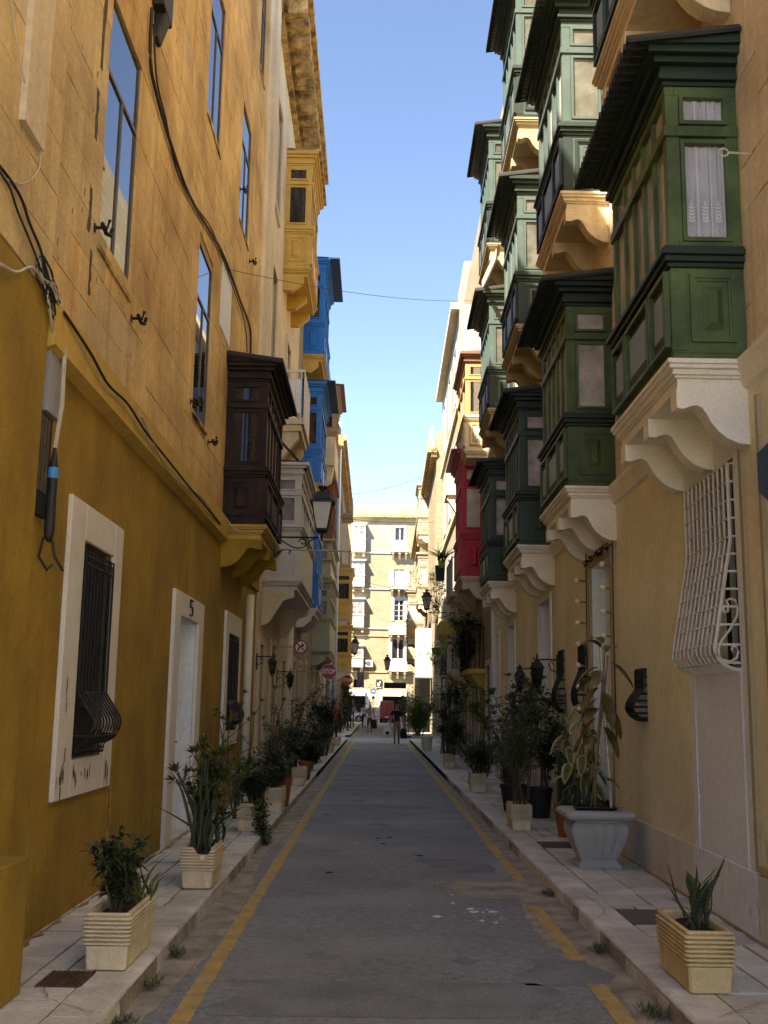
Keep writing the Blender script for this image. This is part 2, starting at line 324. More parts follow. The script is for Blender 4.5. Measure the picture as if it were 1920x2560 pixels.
for y0, y1 in ((3, 6.75), (7.35, 9.25), (10.6, 50.3), (57, 98)): ragged(lambda y: 1.27 if y < 10 else 1.33, lambda y: 1.375 if y < 10 else 1.43, y0, y1, .0032, MT['yline'], 'yellow_line', .05, .007)
ragged(lambda y: .95+.12*math.sin(y*8), lambda y: 1.42+.05*math.sin(y*11), 6.7, 7.4, .002, MT['patch'], 'tarmac_patch', amp=.03)
ragged(lambda y: -.80+.1*math.sin(y*9), lambda y: 1.0+.12*math.sin(y*7), 6.0, 6.75, .002, MT['patch'], 'tarmac_patch', amp=.02)
ragged(lambda y: .62+.1*math.sin(y*4), lambda y: 1.5, 9.6, 10.5, .002, MT['dirt'], 'tarmac_patch', amp=.05)
ragged(lambda y: .5+.1*math.sin(y*4), lambda y: 1.2, 11.0, 12.0, .002, MT['patch'], 'tarmac_patch', amp=.05)
for y0, a, b_ in ((17.6, -.3, .9), (21, -.8, 1.3), (25.5, -.8, 1.3), (31, -.8, 1.3)): ragged(lambda y: a, lambda y: b_, y0, y0+.5, .002, MT['patch'], 'tarmac_patch', amp=.08)
crack = MB()
def crackline(pts, w=.006):
    P = []
    for i in range(len(pts)-1):
        for k in range(6):
            t = k/6; P.append((pts[i][0]*(1-t)+pts[i+1][0]*t+random.uniform(-.01, .01), pts[i][1]*(1-t)+pts[i+1][1]*t+random.uniform(-.015, .015)))
    P.append(pts[-1])
    for i in range(len(P)-1):
        dx = P[i+1][0]-P[i][0]; dy = P[i+1][1]-P[i][1]; l = math.hypot(dx, dy)+1e-6; ww = w*random.uniform(.5, 1.4); nx, ny = -dy/l*ww, dx/l*ww
        crack.quad((P[i][0]-nx, P[i][1]-ny, .0036), (P[i][0]+nx, P[i][1]+ny, .0036), (P[i+1][0]+nx, P[i+1][1]+ny, .0036), (P[i+1][0]-nx, P[i+1][1]-ny, .0036))
crackline([(-.9, 8.05), (-.3, 8.25), (.4, 8.2), (1.2, 7.95)], .0035)
crackline([(-.95, 6.78), (.2, 6.72), (1.0, 6.6)], .0015); crackline([(.45, 12.3), (.9, 12.2), (1.35, 12.0)], .003)
crackline([(.58, 10.7), (.55, 10.2), (.66, 9.7), (1.2, 9.5)], .004); crackline([(-.85, 22), (.4, 22.1), (1.3, 21.9)], .02)
crackline([(-.85, 17), (.2, 16.9), (1.3, 17.1)], .0036)
crackline([(-1.12, 6.2), (-1.1, 8), (-1.14, 10), (-1.1, 13), (-1.13, 18), (-1.1, 26)], .002); crackline([(1.40, 6), (1.43, 9), (1.46, 13), (1.45, 20), (1.47, 28)], .002)
crack.build('crack', MT['joint'], road, rec=False)
crack = MB()
def pcrack(pts, w=.003):
    n0 = len(crack.v); crackline(pts, w)
    for i in range(n0, len(crack.v)): v = crack.v[i]; crack.v[i] = (v[0], v[1], v[2]+.1262)
pcrack([(-1.34, 5.55), (-1.6, 5.75), (-1.72, 6.0)]); pcrack([(-1.6, 5.75), (-2.0, 5.7)]); pcrack([(-1.9, 6.9), (-1.6, 7.1), (-1.45, 7.5)]); pcrack([(-2.0, 8.2), (-1.7, 8.5), (-1.6, 8.9)]); pcrack([(-1.5, 8.3), (-1.35, 8.6)])
pcrack([(1.7, 5.6), (2.0, 5.9), (2.35, 5.8)]); pcrack([(1.62, 8.1), (1.75, 8.5), (1.7, 9.1)]); pcrack([(2.0, 9.3), (2.3, 9.6)]); pcrack([(1.9, 11.5), (2.2, 11.9)])
ptc = MB()
def blob(x, y, r, z=.0045, m=ptc):
    n = 9; m.poly([(x+r*random.uniform(.5, 1.2)*math.cos(i*6.283/n), y+1.2*r*random.uniform(.5, 1.2)*math.sin(i*6.283/n), z) for i in range(n)])
for x, y, rr in ((.50,8.75,.04),(.66,9.35,.025),(.78,9.1,.04),(.80,8.98,.045),(.95,9.0,.04),(.87,8.95,.02),(.92,9.07,.02),(.83,8.62,.03),(.93,8.55,.03),(.98,8.7,.02),(.68,9.75,.02),(1.0,8.8,.015),(.3,9.2,.012),(-.2,13.2,.03)): blob(x, y, rr)
for _ in range(40): blob(random.gauss(.88, .1), random.gauss(8.9, .2), random.uniform(.004, .01))
oil = MB()
for x, y, rr in ((-.35, 7.4, .13), (.2, 10.2, .16), (-.5, 12.5, .14), (.1, 15.2, .2), (-.3, 19, .2), (.6, 7.3, .09)): blob(x, y, rr, .0014, oil)
tag(oil.build('oil_stain', MT['oil'], road, rec=False), 'faint dark oil stains along the middle of the asphalt')
tag(ptc.build('paint_splash', MT['signwhite'], road, rec=False), 'white paint splashes on the asphalt')
dk = MB()
for x, y, rr in ((.05,13.7,.04),(.2,13.8,.05),(.12,13.2,.05),(.35,13.9,.02),(.62,13.8,.03),(-.7,16.5,.06),(-.6,14.8,.03),(-.42,10.9,.05),(-.3,20.3,.08),(.5,12.2,.05)): blob(x, y, rr, .0045, dk)
tag(dk.build('tar_spot', MT['dark'], road, rec=False), 'small black tar spots')
deb = MB()
for _ in range(700):
    sd = random.choice((-1, 1)); y = 4.5+random.random()**2*22; x = (-1.21 if sd < 0 else 1.49)+random.gauss(0, .055); r_ = random.uniform(.004, .0036)
    a = random.uniform(0, 6.28); deb.leaf((x, y, .012), (math.cos(a), math.sin(a), .15), r_*2.4, r_*1.5)
tag(deb.build('litter', MT['bark'], None, rec=False), 'dry leaf crumbs and grit along both gutters', kind='stuff')
for sd, spots in ((-1, ((-1.25, 5.75), (-1.22, 5.2), (-1.26, 6.55), (-1.27, 7.3), (-1.2, 4.9))), (1, ((1.52, 7.6), (1.53, 9.8), (1.5, 6.1)))):
    w = MB()
    for x, y in spots:
        for _ in range(110):
            a = random.uniform(0, 6.28); w.leaf((x+random.gauss(0, .03), y+random.gauss(0, .06), .01), (math.cos(a), math.sin(a), random.uniform(.3, 1.5)), random.uniform(.03, .075), .010)
    tag(w.build('weeds', MT['leaf_blue'], None, rec=False), 'low green weeds rooted along the %s kerb' % ('left' if sd < 0 else 'right'), kind='stuff')

# unit stones shared by every slab and block
def unit_cube(name, m, bev):
    me = bpy.data.meshes.new(name); bm = bmesh.new(); bmesh.ops.create_cube(bm, size=1)
    if bev: bmesh.ops.bevel(bm, geom=bm.edges[:], offset=bev, segments=1, affect='EDGES')
    bm.to_mesh(me); bm.free(); me.materials.append(m); return me
SLAB = unit_cube('paving_slab', MT['paveL'], .012); BLK_O = unit_cube('stone_block', MT['orange_stone'], .012)
BLK_B = unit_cube('stone_block', MT['pale_brown'], .012)
BLK_P = unit_cube('stone_block', MT['pale_stone'], .012)
def inst(name, me, parent, c, dims, rz=0.0, rx=0.0):
    o = bpy.data.objects.new(name, me); COL.objects.link(o); o.parent = parent
    pl = WL[parent.name]; o.location = (c[0]-pl[0], c[1]-pl[1], c[2]-pl[2]); o.scale = dims; o.rotation_euler = (rx, 0, rz); WL[o.name] = WL[parent.name]; return o
def kerb_mesh(sd):   # 1 m long, rounded outer arris
    b = MB(); p = [(0, -.1), (0, .09), (.006, .108), (.02, .118), (.045, .122), (.25, .122), (.25, -.1)]
    if sd > 0: p = [(-x, z) for x, z in p]
    b.prism([(-x, z) for x, z in p], 'y', -.5, .5)
    me = bpy.data.meshes.new('kerb_stone'); me.from_pydata(b.v, [], b.f); bm = bmesh.new(); bm.from_mesh(me); bmesh.ops.recalc_face_normals(bm, faces=bm.faces[:]); bm.to_mesh(me); bm.free(); me.materials.append(MT['kerb']); return me
def pavement(side, y0, y1, kx, rows, fine_to):
    s = -1 if side == 'L' else 1
    b = MB(); b.box(*(sorted((kx, s*6.5))), y0, y1, -.05, .095); pv = st(b.build('pavement', MT['dirt']))
    km = kerb_mesh(s); y = max(y0, 3.2); rest = MB(); ky = y
    while ky < y1:
        l = random.uniform(.55, 1.0)
        if ky+l > y1: l = y1-ky
        if ky < fine_to:
            o = bpy.data.objects.new('kerb_stone', km); COL.objects.link(o); o.parent = pv; pl = WL[pv.name]
            o.location = (kx+random.uniform(-.008, .0036)-pl[0], ky+l/2-pl[1], random.uniform(-.006, .004)-pl[2]); o.scale = (1, l-.010, 1); o.rotation_euler = (random.uniform(-.008, .0036), random.uniform(-.01, .01), random.uniform(-.006, .006))
        else: rest.box(*sorted((kx, kx+s*.25)), ky, ky+l-.012, 0, .12)
        ky += l
    for (x0, x1, lmin, lmax) in rows:
        yy = y-random.uniform(0, .4)
        while yy < y1:
            l = random.uniform(lmin, lmax); l = min(l, y1-yy)
            if yy < fine_to:
                splits = [(x0, x1)] if random.random() < .75 else [(x0, (x0+x1)/2), ((x0+x1)/2, x1)]
                for a, c_ in splits: inst('paving_slab', SLAB, pv, (s*(a+c_)/2, yy+l/2, .07+random.uniform(-.004, .005)), (c_-a-.016, l-.016, .1), random.uniform(-.008, .0036), random.uniform(-.007, .007))
            else: rest.box(*sorted((s*x0, s*(x1-.012))), yy, yy+l-.012, 0, .118)
            yy += l
    tag(rest.build('far_paving', MT['paveL'], pv), kind='stuff'); return pv
pavL = pavement('L', -3, 50.5, -1.29, [(1.545, 1.85, .35, .62), (1.85, 2.30, .45, .8)], 24)
pavR = pavement('R', -2, 50.5, 1.57, [(1.825, 2.15, .32, .6), (2.15, 2.62, .4, .75)], 24)
for side, kx, rows in (('L', -1.29, [(1.56, 2.4, .6, 1)]), ('R', 1.57, [(1.84, 3.3, .6, 1)])): pavement(side, 56.5, 99.5, kx, rows, 0)

ragged(lambda y: -2.16, lambda y: -2.125, 3.5, 17, .1275, MT['joint'], 'wall_foot_dirt', .1, .025, pavL)
ragged(lambda y: 2.48+.01*y-.05, lambda y: 2.48+.01*y, 3.5, 20, .1275, MT['joint'], 'wall_foot_dirt', .1, .02, pavR)
tag(crack.build('crack', MT['joint'], pavL, rec=False), 'thin cracks across the worn paving slabs', kind='stuff')
# ---------------------------------------------------------------- house shells
def wall(name, side, y0, y1, z0, z1, ops, m, parent, w=0.0, depth=.28, lab=None, rmat=None):
    """street wall with real openings (ya,yb,za,zb) and their reveals; w = how far the face stands out"""
    b = MB(TF(side, w)); Y = sorted({y0, y1, *[v for o in ops for v in o[:2]]}); Z = sorted({z0, z1, *[v for o in ops for v in o[2:4]]})
    Y = [v for v in Y if y0 <= v <= y1]; Z = [v for v in Z if z0 <= v <= z1]
    for i in range(len(Y)-1):
        for k in range(len(Z)-1):
            cy, cz = (Y[i]+Y[i+1])/2, (Z[k]+Z[k+1])/2
            if any(o[0] < cy < o[1] and o[2] < cz < o[3] for o in ops): continue
            b.quad((0, Y[i], Z[k]), (0, Y[i+1], Z[k]), (0, Y[i+1], Z[k+1]), (0, Y[i], Z[k+1]))
    for o in ops:
        a, c, d, e = max(o[0], y0), min(o[1], y1), max(o[2], z0), min(o[3], z1); t = -depth
        b.quad((0,a,d),(t,a,d),(t,a,e),(0,a,e)); b.quad((0,c,d),(t,c,d),(t,c,e),(0,c,e))
        b.quad((0,a,d),(0,c,d),(t,c,d),(t,a,d)); b.quad((0,a,e),(0,c,e),(t,c,e),(t,a,e))
    b.quad((0,y0,z0),(-.3,y0,z0),(-.3,y0,z1),(0,y0,z1)); b.quad((0,y1,z0),(-.3,y1,z0),(-.3,y1,z1),(0,y1,z1)); b.quad((0,y0,z1),(-.3,y0,z1),(-.3,y1,z1),(0,y1,z1))
    o = b.build(name, m, parent, rec=False); return tag(o, lab) if lab else o
def mass(side, y0, y1, z1, m, parent, deep=9, w=-.29):
    b = MB(TF(side)); b.box(w-deep, w, y0+.005, y1-.005, -.04, z1); return b.build('building_mass', m, parent)
def house(name, side, y0, y1, label, cat='house'):
    return thing(name, (wall_x(side, (y0+y1)/2), (y0+y1)/2, 0), label, cat)
def sb(side, w=0.0): return MB(TF(side, w))
def blocks(side, parent, me, y0, y1, z0, z1, ops, hc=.34, lb=.72, w=.0, limit=300, mname='stone_block', matl=None, t=.06):
    cand = []; k = 0; z = z0
    while z < z1-.02:
        h = min(hc, z1-z); y = y0-(lb/2 if k % 2 else 0)
        while y < y1-.02:
            l = lb*random.uniform(.85, 1.15); segs = [(max(y, y0), min(y+l, y1))]
            for o in ops:
                if o[2]-.02 < z+h/2 < o[3]+.02:
                    ns = []
                    for a, b_ in segs:
                        if b_ <= o[0] or a >= o[1]: ns.append((a, b_)); continue
                        if a < o[0]: ns.append((a, o[0]))
                        if b_ > o[1]: ns.append((o[1], b_))
                    segs = ns
            cand += [(a, b_, z, h) for a, b_ in segs if b_-a > .05]; y += l
        z += h; k += 1
    for c in list(cand): pass
    vis = []; rest = []
    for a, b_, z, h in cand:
        X = wall_x(side, (a+b_)/2); p = (X, (a+b_)/2, z+h/2)
        (vis if in_frame(p, 60) and p[1] > 2 else rest).append((a, b_, z, h))
    vis.sort(key=lambda q: (q[0]**2+q[2]**2)); rest += vis[limit:]; vis = vis[:limit]
    s = 1 if side == 'L' else -1
    for a, b_, z, h in vis:
        X = wall_x(side, (a+b_)/2)+s*(w-t/2+random.uniform(-.0015, .0025))
        inst(mname, me((a+b_)/2, z) if callable(me) else me, parent, (X, (a+b_)/2, z+h/2), (t, b_-a-.005, h-.005))
    if rest:
        b = sb(side, w)
        for a, b_, z, h in rest: b.box(-t, random.uniform(-.002, .002), a+.003, b_-.003, z+.003, z+h-.003)
        tag(b.build(mname, matl, parent), kind='stuff')

# ---------------------------------------------------------------- enclosed timber balconies
GREEN = dict(base='green', rail='green_dk', up='green', panel='greenpanel', cor='green_dk', roof='roofdk', pane='pane_grey', slab='mould')
def frame_end(b, w0, w1, z0, z1, y, fw=.05, d=.02):     # moulded rectangular frame on an end face (normal -y)
    b.box(w0, w1, y-d, y+.002, z0, z0+fw); b.box(w0, w1, y-d, y+.002, z1-fw, z1); b.box(w0, w0+fw, y-d, y+.002, z0+fw, z1-fw); b.box(w1-fw, w1, y-d, y+.002, z0+fw, z1-fw)
def raised(b, w0, w1, z0, z1, y, d=.03, inset=.05):    # raised and fielded centre on an end face
    a = [(w0, y, z0), (w1, y, z0), (w1, y, z1), (w0, y, z1)]; c = [(w0+inset, y-d, z0+inset), (w1-inset, y-d, z0+inset), (w1-inset, y-d, z1-inset), (w0+inset, y-d, z1-inset)]
    b.loft([a, c])
def raised_f(b, y0, y1, z0, z1, w, d=.03, inset=.05):
    a = [(w, y0, z0), (w, y1, z0), (w, y1, z1), (w, y0, z1)]; c = [(w+d, y0+inset, z0+inset), (w+d, y1-inset, z0+inset), (w+d, y1-inset, z1-inset), (w+d, y0+inset, z1-inset)]
    b.loft([a, c])
CORB_S = [(0, 3.80), (.50, 3.80), (.50, 3.66), (.45, 3.655), (.40, 3.675), (.36, 3.68), (.325, 3.665), (.295, 3.62), (.265, 3.56), (.22, 3.50), (.16, 3.45), (.08, 3.415), (0, 3.405)]
CORB_S = [(w, z-4.0) for w, z in CORB_S]
CORB_D = [(0, -.2), (.45, -.2), (.45, -.34), (.40, -.36), (.30, -.40), (.20, -.62), (.12, -.80), (.06, -.86), (0, -.88)]
CORB_B = [(0, -.15), (.40, -.15), (.40, -.32), (.18, -.52), (0, -.52)]
def gal(side, parent, y0, L, z0, label, pal=GREEN, depth=.52, H=2.2, ncol=5, over=(.30, .2), corb=CORB_S, ncorb=3, corbm=None,
        base=.30, roofcorr=True, slab=True, panels=3, fine=True, curtain=False, endpane=True, roof=True, blank=False, bev=0.0, shallow=False):
    P = {k: MT[v] for k, v in pal.items()}; D = depth; y1 = y0+L; s = H/2.2
    zb = z0+.68*s if not blank else z0+.95*s; zr = zb+.17*s; zt = z0+1.72*s; zc = z0+2.08*s; zR = z0+H+.02
    # frame mesh: posts, rails, near-black core standing in for the unlit inside
    b = sb(side); 
    b.box(0, D, y0, y1, z0+.02, zb)                        # base body
    core = sb(side); core.box(0, D-.06, y0+.075, y1-.05, zb, zc); 
    pw = .075*s
    b.box(0, .085, y0, y0+.06, zb, zc); b.box(D-.10, D, y0, y0+.09, zb, zc); b.box(D-.10, D, y1-.09, y1, zb, zc); b.box(0, .085, y1-.06, y1, zb, zc)
    gapw = (L-.18)/ncol
    for i in range(1, ncol): b.box(D-.07, D-.005, y0+.09+gapw*i-.03, y0+.09+gapw*i+.03, zb, zc)
    for (za, ze, o_) in ((zt-.035, zt+.045, .018), (zc-.07, zc, .004), (zr-.02, zr+.03, .004)):
        b.box(D-.07, D+o_, y0-o_, y1+o_, za, ze); b.box(0, D-.07, y0-o_, y0+.06, za, ze); b.box(0, D-.07, y1-.06, y1+o_, za, ze)
    main = b.build('enclosed_balcony', P['up'], parent, bevel=.004 if fine else 0, seg=1); tag(main, label)
    core.build('balcony_dark_core', MT['dark'], main)
    # base panelling (child meshes, each panel)
    eb = sb(side); eb.box(-.0, D+.004, y0-.004, y1+.004, z0, z0+.05*s); eb.box(0, D+.004, y0-.004, y1+.004, z0+.05*s, z0+.068*s)
    eb.box(D-.11, D+.006, y0-.006, y0+.10, z0+.07*s, zb-.02)
    eb.build('base_frame', P['base'], main, bevel=.004 if fine else 0, seg=1)
    pb = sb(side); m0 = z0+.13*s; m1 = zb-.05; w0 = .07 if D > .4 else .04; w1 = D-.13 if D > .4 else D-.06
    if not blank:
        frame_end(pb, w0, w1, m0, m1, y0, .03*s, .022); frame_end(pb, w0+.03, w1-.03, m0+.03, m1-.03, y0, .02, .012)
        if fine: raised(pb, w0+.09, w1-.09, m0+.09, m1-.09, y0-.004, .032, .045)
        else: raised(pb, w0+.08, w1-.08, m0+.08, m1-.08, y0-.004, .02, .03)
    else: pb.box(w0, w1, y0-.004, y0, z0+.1, zb-.04)
    pb.build('base_panel', P['base'], main)
    pb = sb(side); frame_end(pb, w0, w1, m0, m1, y1+.022, .03*s, .022); pb.build('base_panel', P['base'], main)
    segs = [(0, .28), (.28, .72), (.72, 1)] if panels == 3 else [(i/panels, (i+1)/panels) for i in range(panels)]
    if not blank:
        for a, c_ in segs:
            ya, yb = y0+L*a+.05, y0+L*c_-.05; q = sb(side)
            q.box(D, D+.045, ya, yb, m0-.03, m0); q.box(D, D+.045, ya, yb, m1, m1+.03); q.box(D, D+.045, ya-.03, ya, m0-.03, m1+.03); q.box(D, D+.045, yb, yb+.03, m0-.03, m1+.03)
            q.build('panel_moulding', P['base'], main)
            q = sb(side); raised_f(q, ya+.06, yb-.06, m0+.06, m1-.06, D+.001, .03, .03); q.build('base_panel', P['panel'], main)
    # sill rail
    rl = sb(side)
    for o_, za, ze in ((.022, zb, zb+.035), (.045, zb+.035, zb+.08), (.07, zb+.08, zb+.125), (.05, zb+.125, zb+.15)):
        za2 = zb+(za-zb)*s; ze2 = zb+(ze-zb)*s; rl.box(0, D+o_, y0-o_, y1+o_, za2, ze2-.001)
    rl.build('sill_rail', P['rail'], main, bevel=.005 if fine else 0, seg=1)
    # panes
    if endpane:
        for (za, ze) in ((zr+.06*s, zt-.09*s), (zt+.09*s, zc-.09*s)):
            f = sb(side); wa, wb = (.10, D-.13) if D > .4 else (.07, D-.08)
            f.box(.085, D-.10, y0+.02, y0+.05, za-.07*s, ze+.07*s) if not curtain else None
            frame_end(f, wa-.03, wb+.03, za-.03, ze+.03, y0+.02, .03, .035)
            if curtain: f.box(.085, wa, y0+.02, y0+.05, za-.07*s, ze+.07*s); f.box(wb, D-.10, y0+.02, y0+.05, za-.07*s, ze+.07*s); f.box(wa, wb, y0+.02, y0+.05, ze, ze+.07*s); f.box(wa, wb, y0+.02, y0+.05, za-.07*s, za)
            fo = f.build('end_window', P['up'], main)
            if not curtain: q = sb(side); q.box(wa, wb, y0+.012, y0+.02, za, ze); q.build('window_pane', P['pane'], main)
            else:
                q = sb(side); q.box(wa, wb, y0+.005, y0+.009, za, ze); q.build('window_pane', MT['glass'], main)
                lace(side, main, wa, wb, y0+.045, za, ze)
    for i in range(ncol):
        ya, yb = y0+.09+gapw*i+(.03 if i else 0), y0+.09+gapw*(i+1)-(.03 if i < ncol-1 else 0)
        for (za, ze) in ((zr+.03, zt-.035), (zt+.045, zc-.07)):
            q = sb(side); q.box(D-.045, D-.035, ya, yb, za, ze); q.build('window_pane', P['pane'] if random.random() < .45 or not fine else MT['pane_pale'], main)
    # cornice and roof
    cn = sb(side); z = zc
    for o_, h in ((.02, .035), (.05, .05), (.035, .06), (.09, .05), (.14, .06)) if roof else ((.02, .04), (.06, .06)):
        cn.box(0, D+o_, y0-o_, y1+o_, z, z+h*s-.001); z += h*s
    cn.build('cornice', P['cor'], main, bevel=.004 if fine else 0, seg=1)
    rf = sb(side); yo, yi, wo = y0-over[1], y1+over[1], D+over[0]
    if not roof: yo, yi, wo = y0-.06, y1+.06, D+.06
    zr0, zr1 = z+.10*s, z-.01
    if roofcorr and roof:
        n = max(6, int((yi-yo)/.10))*2; top = []; bot = []
        for i in range(n+1):
            y = yo+(yi-yo)*i/n; dz = .030 if i % 2 else -.028
            top.append(((0, y, zr0+dz+.03), (wo, y, zr1+dz+.03))); bot.append(((0, y, zr0+dz), (wo, y, zr1+dz)))
        for i in range(n):
            rf.quad(top[i][0], top[i][1], top[i+1][1], top[i+1][0]); rf.quad(bot[i][0], bot[i+1][0], bot[i+1][1], bot[i][1]); rf.quad(top[i][1], bot[i][1], bot[i+1][1], top[i+1][1])
        for t_, b_ in ((top[0], bot[0]), (top[-1], bot[-1])): rf.quad(t_[0], t_[1], b_[1], b_[0])
        rf.build('roof', P['roof'], main, rec=False)
        sf = sb(side); sf.prism([(0, z), (D+over[0]*.75, z-.015), (D+over[0]*.75, z+.0), (0, zr0-.02)], 'y', yo+.03, yi-.03); sf.build('soffit_board', P['cor'], main)
    else:
        rf.prism([(0, z), (wo, z), (wo+.01, z+.035), (0, z+.07)], 'y', yo, yi); rf.build('roof', P['roof'], main)
    # slab and corbels
    if slab:
        sl = sb(side)
        for o_, za, ze in ((.05, -.035, 0), (.035, -.065, -.035), (.01, -.105, -.065), (-.01, -.125, -.105), (-.03, -.20, -.125)): sl.box(0, D+o_, y0-o_, y1+o_, z0+za, z0+ze-.0005)
        sl.build('floor_slab', P['slab'], main, bevel=.004 if fine else 0, seg=1)
        cw = .17
        for i in range(ncorb):
            yc = y0+.02+(L-.04-cw)*i/max(1, ncorb-1); q = sb(side); k = (D-.02)/.5
            q.prism([(w*k, z0+zz+(.002 if zz > -.21 else 0)) for w, zz in corb], 'y', yc, yc+cw); q.build('corbel', MT[corbm] if corbm else P['slab'], main, bevel=.004 if fine else 0, seg=1)
    return main
def lace(side, parent, wa, wb, y, za, ze):
    c = sb(side); n = 40
    def yy(t): return y+.006*math.sin(t*26)+.003*math.sin(t*61)
    for i in range(n):
        t0, t1 = i/n, (i+1)/n; a0, a1 = wa+(wb-wa)*t0, wa+(wb-wa)*t1; c.quad((a0, yy(t0), za), (a1, yy(t1), za), (a1, yy(t1), ze), (a0, yy(t0), ze))
    m = MT['lace']; o = c.build('lace_curtain', m, parent, rec=False)
    p = sb(side); W = wb-wa
    for k in range(4):
        x = wa+W*(k)/3; p.box(x-.003 if k else x, x+.003, y-.009, y-.008, za, ze)
    if ze-za > .4:
        p.box(wa, wb, y-.0095, y-.0085, za, za+.018)
        for k in range(3):
            x = wa+W*(k+.5)/3
            for i in range(5):      # wheat-ear motif
                z = za+.13+.026*i; l = .034*(1-i*.1)
                for sg in (-1, 1): p.add([(x, y-.01, z), (x+sg*.024, y-.01, z+.012), (x+sg*.016, y-.01, z+l), (x, y-.01, z+.014)], [(0, 1, 2, 3)])
            p.add([(x-.008, y-.01, za+.26), (x+.008, y-.01, za+.26), (x, y-.01, za+.31)], [(0, 1, 2)])
            for i in range(4):      # trellis diamond
                for j in range(4):
                    u, v = (i-1.5)*.0125, (j-1.5)*.0125; cx, cz = x+u-v, za+.066+(u+v)*1.1; d = .0045
                    p.add([(cx, y-.01, cz-d*1.3), (cx+d*1.1, y-.01, cz), (cx, y-.01, cz+d*1.3), (cx-d*1.1, y-.01, cz)], [(0, 1, 2, 3)])
    p.build('lace_pattern', MT['lace_white'], parent, rec=False)
MT['lace'] = mat('net_curtain', (.52,.51,.55), .95, .1, 5, 0, two=(.6,.59,.62)); MT['lace_white'] = mat('lace_thread', (.85,.84,.84), .9, .04, 9, 0)
# ---------------------------------------------------------------- LEFT SIDE
def lbox(side, parent, name, m, w0, w1, y0, y1, z0, z1, bev=0.0, lab=None):
    b = sb(side); b.box(w0, w1, y0, y1, z0, z1); o = b.build(name, m, parent, bevel=bev, seg=1)
    return tag(o, lab) if lab else o
def surround(side, parent, y0, y1, z0, z1, fw, m, d=.03, bottom=True, top=None, name='window_surround'):
    top = top or fw; b = sb(side)
    b.box(-.02, d, y0-fw, y0, z0-(fw if bottom else 0), z1+top); b.box(-.02, d, y1, y1+fw, z0-(fw if bottom else 0), z1+top); b.box(-.02, d, y0, y1, z1, z1+top)
    if bottom: b.box(-.02, d, y0, y1, z0-fw, z0)
    return b.build(name, m, parent, bevel=.006, seg=1)
def sash(side, parent, y0, y1, z0, z1, m_fr, m_gl, w=-.02, trans=.68, fw=.022, mull=True):
    f = sb(side); D = .035
    for a, b_, c, d in ((y0, y0+fw, z0, z1), (y1-fw, y1, z0, z1), (y0+fw, y1-fw, z0, z0+fw), (y0+fw, y1-fw, z1-fw, z1)): f.box(w-D, w, a, b_, c, d)
    zt = z0+(z1-z0)*trans
    if trans: f.box(w-D, w, y0+fw, y1-fw, zt-fw*.8, zt+fw*.8)
    ym = (y0+y1)/2
    if mull: f.box(w-D, w, ym-fw*.7, ym+fw*.7, z0+fw, zt-fw*.8 if trans else z1-fw)
    fo = f.build('window_frame', m_fr, parent)
    for a, b_, c, d in (((y0+fw, ym-fw*.7, z0+fw, zt-fw*.8), (ym+fw*.7, y1-fw, z0+fw, zt-fw*.8)) if mull else ((y0+fw, y1-fw, z0+fw, zt-fw*.8),)) + (((y0+fw, y1-fw, zt+fw*.8, z1-fw),) if trans else ()):
        q = sb(side); q.box(w-D*.6, w-D*.4, a, b_, c, d); q.build('window_pane', m_gl, fo)
    return fo
def lining(side, parent, y0, y1, z0, z1, m='greywall', d=.24):
    b = sb(side)
    for a, c in ((y0-.001, y0+.012), (y1-.012, y1+.001)): b.box(-d, -.004, a, c, z0, z1)
    b.box(-d, -.004, y0+.012, y1-.012, z1-.012, z1+.001); return b.build('door_lining', MT[m], parent)
def darkback(side, parent, y0, y1, z0, z1, w=-.26, m='dark'): return lbox(side, parent, 'dark_room_panel', MT[m], w-.02, w, y0, y1, z0, z1)  # near-black panel; the unlit room's darkness is put into its colour

# near ochre house whose corner frames the picture
h0 = house('ochre_corner_house', 'L', -3, 6.56, 'ochre painted house corner closest on the left, bare pale stone above its paint')
wall('wall', 'L', -3, 6.56, 0, 4.12, [], MT['ochre'], h0, w=.05, lab='ochre painted lower wall')
wall('wall', 'L', -3, 6.56, 4.12, 16, [], MT['joint'], h0, w=.035)
blocks('L', h0, BLK_B, 4.4, 6.56, 4.14, 9.4, [], .34, .72, .05, 60, matl=MT['pale_stone'])
mass('L', -3, 6.56, 16.2, MT['joint'], h0)
b = sb('L'); b.box(.05, .09, 5.75, 6.12, 4.9, 16); b.build('quoin', MT['lime'], h0)
b = sb('L'); b.prism([(.05, 7.9), (.45, 7.9), (.45, 7.6), (.25, 7.45), (.05, 7.1)], 'y', 5.6, 6.1); b.build('stone_bracket', MT['stonedk'], h0, bevel=.03)
bl = MB(); bl.box(-2.2, -1.80, 3.0, 5.9, .12, .80); o = bl.build('doorstep_block', MT['ochre'], bevel=.01); tag(o, 'low ochre plastered block at the lower left edge of the pavement', 'step')

